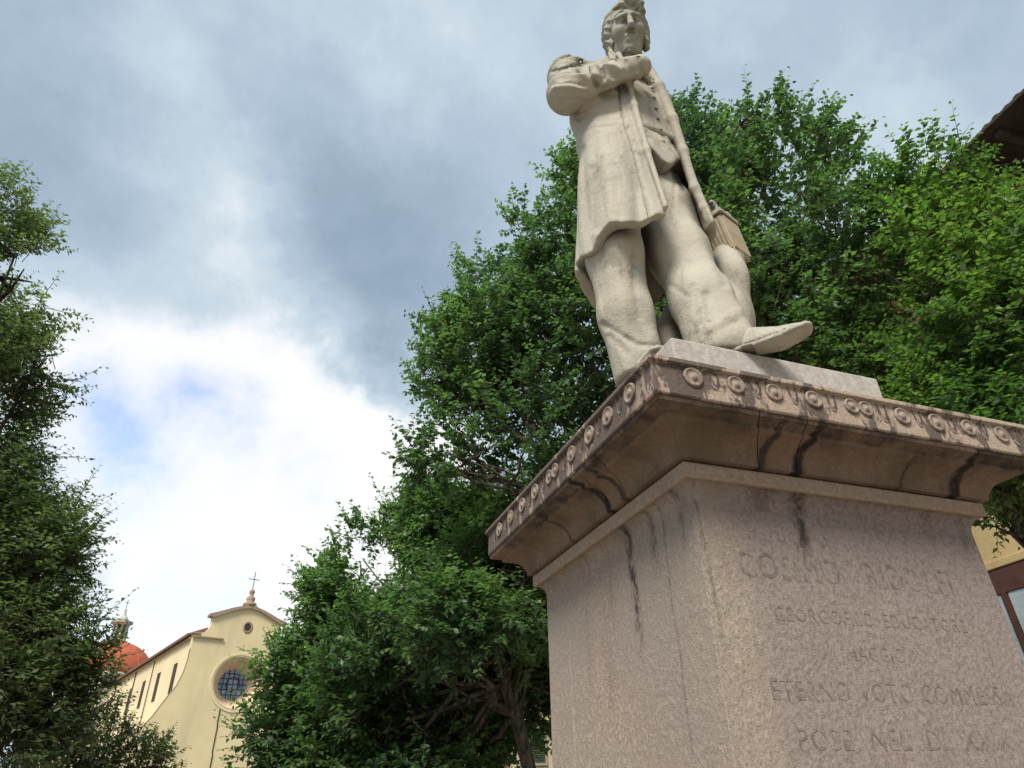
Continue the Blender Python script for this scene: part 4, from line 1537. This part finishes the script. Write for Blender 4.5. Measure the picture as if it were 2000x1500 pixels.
def make_church():
    M = plaster('church_plaster', (.74, .61, .35), (.52, .41, .25), .45, .12, .16)
    MS = plaster('church_side_plaster', (.74, .62, .40), (.50, .40, .26), .3, .1, .12)
    MC = plaster('church_cornice_stone', (.34, .25, .17), (.17, .13, .09), .5, .3, .5)
    MR = plaster('church_roof_tile', (.20, .12, .08), (.10, .07, .05), .5, 1, .8)
    MD = simple('church_dark_opening', (.05, .042, .035), .9)
    root = thing('church', 'pale yellow church front with a curved gable, round window and cross on top', 'church', (-2.3, 110, 0), math.radians(18))
    # outline of the front, right half mirrored
    half = [(0, 26.75), (1.4, 26.5), (2.6, 26.0), (3.8, 25.45), (5.0, 24.95), (5.0, 24.0), (5.15, 23.4), (5.6, 22.9), (6.4, 22.6), (7.05, 22.45), (7.1, 20.2), (7.3, 17.4), (7.8, 15.7), (8.8, 14.0), (9.9, 11.9), (11.4, 9.8), (13.6, 8.4), (17.0, 7.8), (17.0, 0)]
    # wall with a round hole: ring strips from the hole to the outline
    def outline_r(ang, cu, cz, outl):
        d = (math.cos(ang), math.sin(ang))
        best = 1e9
        for i in range(len(outl)):
            a, b = outl[i], outl[(i + 1) % len(outl)]
            ex, ez = b[0] - a[0], b[1] - a[1]
            den = d[0] * ez - d[1] * ex
            if abs(den) < 1e-9:
                continue
            t = ((a[0] - cu) * ez - (a[1] - cz) * ex) / den
            s = ((a[0] - cu) * d[1] - (a[1] - cz) * d[0]) / den
            if t > 0 and -1e-6 <= s <= 1 + 1e-6:
                best = min(best, t)
        return best
    outl = half[:-1] + [(17.0, 6.0)] + [(-17.0, 6.0)] + [(-u, z) for u, z in half[:-1][::-1]][:-1]
    cu, cz, R = 0.15, 16.65, 3.55
    # upper wall is a polygon with the hole cut by bridging (front and back faces), using angles through all corners
    angs = sorted(set([round(math.atan2(z - cz, u - cu), 6) for u, z in outl] + [round(-math.pi + 2 * math.pi * k / 72, 6) for k in range(72)]))
    mb = MB()
    n = len(angs)
    for v0, flip in ((-.45, False), (.45, True)):
        vs_, fs = [], []
        for a in angs:
            t = outline_r(a, cu, cz, outl)
            vs_.append((cu + R * math.cos(a), v0, cz + R * math.sin(a)))
            vs_.append((cu + t * math.cos(a), v0, cz + t * math.sin(a)))
        for i in range(n):
            j = (i + 1) % n
            fs.append((2 * i, 2 * i + 1, 2 * j + 1, 2 * j))
        mb.add(vs_, fs)
    o = 2 * n
    for i in range(n):
        j = (i + 1) % n
        mb.f.append((2 * i + 1, o + 2 * i + 1, o + 2 * j + 1, 2 * j + 1))
    mb.box((-17, -.45, 0), (17, .45, 5.998))
    mb.build('facade_wall', M, root)
    # mouldings of the round window and its splayed recess
    ring_part(cu, cz, 3.57, 3.85, -.56, -.30).build('window_moulding', MS, root)
    ring_part(cu, cz, 3.30, 3.56, -.50, -.32).build('window_moulding', M, root, True)
    mb = MB()
    vs_, fs = [], []
    prof = [(3.56, -.44), (3.2, .0), (2.8, .7), (2.35, 1.5), (1.95, 2.0)]
    for r_, v in prof:
        for k in range(48):
            a = 2 * math.pi * k / 48
            vs_.append((cu + r_ * math.cos(a), v, cz + r_ * math.sin(a)))
    for q in range(len(prof) - 1):
        for k in range(48):
            fs.append((q * 48 + k, q * 48 + (k + 1) % 48, (q + 1) * 48 + (k + 1) % 48, (q + 1) * 48 + k))
    mb.add(vs_, fs)
    mb.build('window_splay', plaster('church_splay', (.66, .50, .33), (.42, .33, .25), .4, .3, .5), root, True)
    ng = NT('stained_glass', .25, .5)
    wv = ng.noise(1.3, 3, .6)
    MG = ng.color(ng.mix(ng.ramp(wv, .4, .6), (.16, .22, .36), (.30, .36, .46)))
    w = MB()
    w.add([(cu + 1.96 * math.cos(2 * math.pi * k / 40), 1.92, cz + 1.96 * math.sin(2 * math.pi * k / 40)) for k in range(40)], [tuple(range(40))[::-1]])
    gl = w.build('round_window', MG, root)
    for k in range(-2, 3):
        hw = math.sqrt(1.94 ** 2 - (k * .7) ** 2)
        MB().box((cu + k * .7 - .045, 1.83, cz - hw), (cu + k * .7 + .045, 1.90, cz + hw)).build('glazing_bar', MD, gl)
        MB().box((cu - hw, 1.79, cz + k * .7 - .045), (cu + hw, 1.827, cz + k * .7 + .045)).build('glazing_bar', MD, gl)
    ring_part(cu, cz, .9, 1.0, 1.75, 1.785).build('glazing_ring', MD, gl)
    # small oval opening in the gable
    vs_, fs = [], []
    for (r_, v) in ((.85, -.454), (.85, -.52), (.60, -.52), (.55, -.47)):
        for k in range(24):
            a = 2 * math.pi * k / 24
            vs_.append((.15 + r_ * .82 * math.cos(a), v, 24.1 + r_ * math.sin(a)))
    for q in range(3):
        for k in range(24):
            fs.append((q * 24 + k, q * 24 + (k + 1) % 24, (q + 1) * 24 + (k + 1) % 24, (q + 1) * 24 + k))
    oc = MB().add(vs_, fs).build('oval_window', MC, root, True)
    MB().add([(.15 + .56 * .82 * math.cos(2 * math.pi * k / 24), -.462, 24.1 + .56 * math.sin(2 * math.pi * k / 24)) for k in range(24)], [tuple(range(24))[::-1]]).build('pane', MD, oc)
    # raking cornices that follow the gable, corner blocks, shoulder cornice
    for s in (-1, 1):
        top = [(0, 27.35), (.6, 27.25), (1.2, 26.95), (1.9, 26.75), (3.0, 26.35), (4.2, 25.85), (5.55, 25.35)]
        low = [(5.50, 25.00), (4.9, 24.93), (3.8, 25.44), (2.6, 26.0), (1.4, 26.5), (0, 26.75)]
        pts = [(s * u, z) for u, z in top + low]
        if s < 0:
            pts = pts[::-1]
        a, f = profile_slab(pts, -.85, .6)
        MB().add(a, f).build('raking_cornice', MC, root)
        x0, x1 = sorted((s * 3.0, s * 7.35))
        MB().box((x0, -.75, 22.02), (x1, -.452, 22.20)).build('shoulder_cornice', MC, root)
        x0, x1 = sorted((s * 6.2, s * 7.4))
        MB().box((x0, -.72, 22.46), (x1, .6, 22.70)).build('shoulder_cap', MC, root, bevel=.05)
        # thin moulding that follows the volute
        pth = [(7.12, 20.4), (7.16, 18.8), (7.35, 17.3), (7.85, 15.6), (8.85, 13.95), (9.95, 11.85), (11.45, 9.75), (13.6, 8.35), (17.1, 7.75)]
        MB().tube([(s * (u + .02), -.40, z + .08) for u, z in pth], .08, 6).build('volute_moulding', MC, root)
    # finial and cross on the apex
    mb = MB()
    mb.lathe([(1.0, 27.2), (.95, 27.6), (.5, 27.8), (.62, 28.1), (.62, 28.45), (.34, 28.65), (.30, 29.0), (.42, 29.2), (.36, 29.55), (.10, 29.75)], 16)
    mb.build('finial', MC, root, True)
    mb = MB()
    mb.box((-.05, -.05, 29.7), (.05, .05, 32.3))
    mb.box((-.80, -.045, 31.15), (-.052, .045, 31.25))
    mb.box((.052, -.045, 31.15), (.80, .045, 31.25))
    mb.build('cross', simple('cross_iron', (.16, .14, .12), .7), root)
    # cable that runs down the front
    MB().tube([(-1.62, -.50, 13.1), (-1.66, -.50, 11.6), (-1.58, -.50, 10.9), (-1.62, -.5, 8.0), (-1.52, -.5, 7.7), (-1.6, -.5, 1)], .07, 6).build('cable', MD, root)
    # nave behind
    mb = MB()
    a, f = profile_slab([(-7.0, 0), (7.0, 0), (7.0, 22.2), (0, 25.2), (-7.0, 22.2)], 2.15, 74)
    mb.add(a, f).build('nave_wall', MS, root)
    for s in (-1, 1):
        MB().box((min(s * 6.7, s * 6.99), .452, 0), (max(s * 6.7, s * 6.99), 2.148, 22.1)).build('nave_wall', MS, root)
        a, f = profile_slab([(s * 7.75, 22.25), (s * 7.75, 22.62), (0, 25.85), (0, 25.3)], .46, 75)
        MB().add(a, f).build('nave_roof', MR, root)
        MB().box((min(s * 7.03, s * 7.35), .46, 21.9), (max(s * 7.03, s * 7.35), 74, 22.2)).build('eaves_moulding', MC, root)
    for k in range(8):
        v = 6.2 + 9.4 * k
        fr = MB()
        fr.box((-7.10, v - .85, 15.5), (-7.002, v + .85, 19.5)).build('window', MD, root)
    MB().tube([(-7.15, 33, 22), (-7.15, 33, 12)], .09, 6).build('drainpipe', MD, root)
    MB().tube([(-7.15, 20.3, 22), (-7.15, 20.3, 12)], .07, 6).build('drainpipe', MD, root)
    # aisles
    for s in (-1, 1):
        x0, x1 = sorted((s * 7.05, s * 16.6))
        a, f = profile_slab([(s * 7.05, 0), (s * 16.6, 0), (s * 16.6, 8.8), (s * 7.05, 11.2)], 2.16, 73)
        MB().add(a, f).build('aisle', MS, root)
    return root


make_church()


def make_dome():
    c = (-28.4, 167.8, 0)
    root = thing('dome', 'red tiled dome with a small white lantern behind the church roof', 'dome', c, math.radians(18))
    n = NT('dome_tiles', .85, .2)
    f = n.noise(1.2, 6, .65)
    fi = n.noise(9, 4, .6)
    M = n.color(n.mix(n.math('MULTIPLY', n.ramp(fi, .4, .8), .4), n.mix(n.ramp(f, .35, .7), (.47, .125, .06), (.38, .10, .055)), (.24, .08, .05)))
    MW = plaster('dome_stone', (.55, .50, .42), (.25, .22, .18), .6, .2, 1)
    MD = simple('lantern_shadow', (.08, .075, .07), .9)
    mb = MB()
    seg = 8
    prof = []
    for k in range(13):
        t = k / 12 * math.radians(80)
        prof.append((8.3 * math.cos(t), 24.9 + 6.8 * math.sin(t) / math.sin(math.radians(80))))
    mb.lathe(prof, 48)
    mb.build('dome_shell', M, root, True)
    for k in range(12):
        a = 2 * math.pi * k / 12
        MB().tube([((r + .05) * math.cos(a), (r + .05) * math.sin(a), z) for r, z in prof[:-1]], .14, 6).build('rib', M, root)
    MB().lathe([(8.9, 24.2), (9.0, 24.6), (8.8, 24.88)], 48).build('drum_cornice', MW, root)
    MB().lathe([(8.3, 12), (8.3, 24.18)], 32).build('drum', MW, root)
    MB().lathe([(2.0, 31.3), (2.05, 31.9), (1.8, 32.1)], 24).build('lantern_base', MW, root)
    MB().lathe([(1.0, 32.1), (1.0, 35.3)], 12).build('lantern_core', MD, root)
    for k in range(8):
        a = 2 * math.pi * k / 8
        MB().lathe([(.26, 32.1), (.20, 32.3), (.19, 34.9), (.27, 35.2)], 8, (1.35 * math.cos(a), 1.35 * math.sin(a), 0)).build('lantern_column', MW, root, True)
    MB().lathe([(1.6, 35.22), (2.15, 35.6), (2.15, 35.95), (1.5, 36.1)], 24).build('lantern_cornice', MW, root)
    MB().lathe([(1.4, 36.1), (.9, 36.7), (.35, 37.6), (.25, 38.3), (.30, 38.6), (.05, 38.8)], 20).build('lantern_cap', MW, root, True)
    mb = MB()
    mb.box((-.06, -.06, 38.75), (.06, .06, 40.6))
    mb.box((-.5, -.05, 39.9), (-.062, .05, 40.0))
    mb.box((.062, -.05, 39.9), (.5, .05, 40.0))
    mb.build('cross', MD, root)


make_dome()


# ------------------------------------------------------------------ houses
def window_on(parent, x, z, w, h, mats, y=0.0, shutters=True, open_=False, label=None):
    """window on a wall whose outside faces -y"""
    fr_m, gl_m, sh_m, st_m = mats
    t = .14
    mb = MB()
    mb.box((x - w / 2 - t, y - .07, z - t), (x + w / 2 + t, y - .002, z))
    mb.box((x - w / 2 - t, y - .07, z + h), (x + w / 2 + t, y - .002, z + h + t))
    mb.box((x - w / 2 - t, y - .065, z + .001), (x - w / 2, y - .002, z + h - .001))
    mb.box((x + w / 2, y - .065, z + .001), (x + w / 2 + t, y - .002, z + h - .001))
    wn = mb.build('window', st_m, parent)
    MB().box((x - w / 2 + .001, y - .03, z + .002), (x + w / 2 - .001, y - .003, z + h - .002)).build('pane', gl_m, wn)
    if label:
        wn['label'] = label
    if shutters:
        for s in (-1, 1):
            mb = MB()
            if open_:
                xa = x + s * (w / 2 + t + .01 + w / 4)
            else:
                xa = x + s * w / 4
            sw = w / 4 - .01
            ys = y - (.12 if open_ else .10)
            mb.box((xa - sw, ys, z), (xa - sw + .05, ys + .04, z + h))
            mb.box((xa + sw - .05, ys, z), (xa + sw, ys + .04, z + h))
            nl = int(h / .09)
            for k in range(nl):
                zz = z + (k + .5) * h / nl
                a = .03
                mb.add([(xa - sw + .05, ys, zz - a), (xa + sw - .05, ys, zz - a), (xa + sw - .05, ys + .035, zz + a), (xa - sw + .05, ys + .035, zz + a),
                        (xa - sw + .05, ys + .008, zz - a - .006), (xa + sw - .05, ys + .008, zz - a - .006), (xa + sw - .05, ys + .043, zz + a - .006), (xa - sw + .05, ys + .043, zz + a - .006)],
                       [(0, 1, 2, 3), (7, 6, 5, 4), (0, 4, 5, 1), (3, 2, 6, 7)])
            mb.build('shutter', sh_m, wn)
    return wn


def make_houses():
    ochre = plaster('ochre_plaster', (.52, .395, .20), (.36, .27, .14), .35, .2, .5)
    cream = plaster('cream_plaster', (.60, .53, .37), (.36, .30, .2), .35, .2, .5)
    stone = plaster('window_stone', (.42, .38, .31), (.25, .22, .18), .4, .4, 1)
    glass = simple('window_glass', (.035, .045, .05), .12, spec=.6, bump=0)
    green = simple('green_shutter_paint', (.05, .075, .05), .6)
    red = simple('dark_red_paint', (.085, .035, .025), .55)
    pale = simple('pale_blue_blind', (.38, .44, .46), .8)
    wood = simple('eaves_wood', (.055, .042, .036), .9, .4)
    tile = simple('roof_tile_clay', (.15, .105, .085), .9, .45, 3)

    # ochre palace at the right: the long wall runs away to the far left; local x runs towards the camera side
    root = thing('palace', 'ochre yellow house at the right edge with deep dark wooden eaves', 'house', (11.61, -.812, 0), math.radians(-94))
    # local frame: -y faces the square, +x points back towards the viewer side (negative depth)
    def sx(s):
        return -s
    W0, W1 = sx(34), sx(-14)
    mb = MB()
    mb.box((W0, 0, 0), (W1, 12, 11.22))
    mb.build('wall', ochre, root)
    MB().box((W0 - .02, -.10, 4.92), (W1, -.002, 5.06)).build('string_course', ochre, root, bevel=.015)
    MB().box((W0 - .02, -.05, 8.10), (W1, -.002, 8.2)).build('string_course', ochre, root, bevel=.015)
    k = 0
    MB().box((W0 - 1.5, -1.5, 11.30), (W1, 12, 11.36)).build('eaves_boards', wood, root)
    me = MB().box((-.06, -1.32, 11.12), (.06, -.002, 11.278)).mesh('rafter')
    me.materials.append(wood)
    s = -8.
    while s < 33.5:
        o = link('rafter', me, None, root)
        o.location = (sx(s), 0, 0)
        s += .62
    # clay tiles along the eaves: a row of hollow tiles laid crown up
    mb = MB()
    vs_, fs = [], []
    for (yy, zz, r_) in ((-1.45, 11.34, .095), (-1.05, 11.50, .085)):
        for rr in (r_, r_ - .02):
            for q in range(7):
                a = math.pi * q / 6
                vs_.append((rr * math.cos(a), yy, zz + rr * math.sin(a)))
    for q in range(6):
        fs += [(q, q + 1, 14 + q + 1, 14 + q), (7 + q, 21 + q, 21 + q + 1, 7 + q + 1), (q, 7 + q, 7 + q + 1, q + 1)]
    mb.add(vs_, fs)
    tme = mb.mesh('roof_tile')
    tme.materials.append(tile)
    s = -6.0
    while s < 33:
        o = link('roof_tile', tme, None, root)
        o.location = (sx(s), rnd.uniform(-.02, .02), rnd.uniform(-.008, .008))
        s += .205
    a = [(W0 - 1.5, -1.37, 11.342), (W1, -1.37, 11.342), (W1, 6, 14.0), (W0 - 1.5, 6, 14.0), (W0 - 1.5, -1.37, 11.36), (W1, -1.37, 11.36), (W1, 6, 14.1), (W0 - 1.5, 6, 14.1)]
    MB().add(a, [(0, 3, 2, 1), (4, 5, 6, 7), (0, 1, 5, 4), (1, 2, 6, 5), (2, 3, 7, 6), (3, 0, 4, 7)]).build('roof', tile, root)
    for s in (2.2, 5.4, 11.9, 15.1, 18.3, 21.5, 24.7, 27.9, 31):
        window_on(root, sx(s), 8.6, 1.0, 1.5, (green, glass, green, stone))
        window_on(root, sx(s), 5.9, 1.1, 1.8, (green, glass, green, stone))
    # opening under the string course with dark red frame and pale blinds
    for s in (9.2, 5.2, 13.4, 17.4, 21.4):
        w = MB()
        x = sx(s)
        w.box((x - 1.0, -.06, 1.2), (x + 1.0, -.002, 4.86))
        door = w.build('shop_opening', simple('opening_dark', (.012, .012, .014), .5), root)
        MB().box((x - 1.02, -.12, 4.5), (x + 1.02, -.062, 4.88)).build('frame', red, door)
        for q in (-1.0, -.52, -.04, .44, .92):
            MB().box((x + q, -.13, 1.2), (x + q + .09, -.064, 4.498)).build('frame', red, door)
        for q in (-.90, -.42, .07, .54):
            MB().box((x + q, -.10, 1.4), (x + q + .34, -.066, 4.49)).build('blind', pale, door)

    # cream house at the far end, seen through the gap beside the pedestal
    root = thing('house', 'pale cream house glimpsed through the gap under the branches left of the pedestal', 'house', (16, 36, 0), math.radians(4))
    MB().box((-8.6, 0, 0), (12, 9, 7.9)).build('wall', cream, root)
    MB().box((-9.0, -.5, 7.902), (12.4, 9.4, 8.05)).build('eaves', wood, root)
    a = [(-9.1, -.6, 8.052), (12.5, -.6, 8.052), (12.5, 9.5, 8.052), (-9.1, 9.5, 8.052), (-6, 4.4, 9.2), (9, 4.4, 9.2)]
    MB().add(a, [(0, 3, 2, 1), (0, 1, 5, 4), (1, 2, 5), (2, 3, 4, 5), (3, 0, 4)]).build('roof', tile, root)
    for x in (-7.6, -5.9, -4.2, -2.0, .5, 3, 5.5, 8):
        for z in (.9, 3.2, 5.7):
            window_on(root, x, z, .8, 1.5, (green, glass, green, stone), open_=False)
    MB().box((-8.62, -.08, 2.55), (12.0, -.002, 2.67)).build('string_course', stone, root)

    # low tan house behind the left tree
    root = thing('house', 'low tan house almost hidden behind the left tree', 'house', (-9.5, 17, 0), math.radians(20))
    tan = plaster('tan_plaster', (.42, .31, .21), (.26, .2, .14), .35, .2, .5)
    MB().box((-6, 0, 0), (5.0, 8, 4.6)).build('wall', tan, root)
    MB().box((-6.4, -.5, 4.602), (5.4, 8.4, 4.75)).build('eaves', wood, root)
    a = [(-6.5, -.6, 4.752), (5.5, -.6, 4.752), (5.5, 8.5, 4.752), (-6.5, 8.5, 4.752), (-3.5, 4, 6.0), (2.5, 4, 6.0)]
    MB().add(a, [(0, 3, 2, 1), (0, 1, 5, 4), (1, 2, 5), (2, 3, 4, 5), (3, 0, 4)]).build('roof', tile, root)
    for x in (-4.4, -2.2, 0, 2.2, 4.0):
        window_on(root, x, 2.2, .8, 1.4, (green, glass, green, stone))


make_houses()
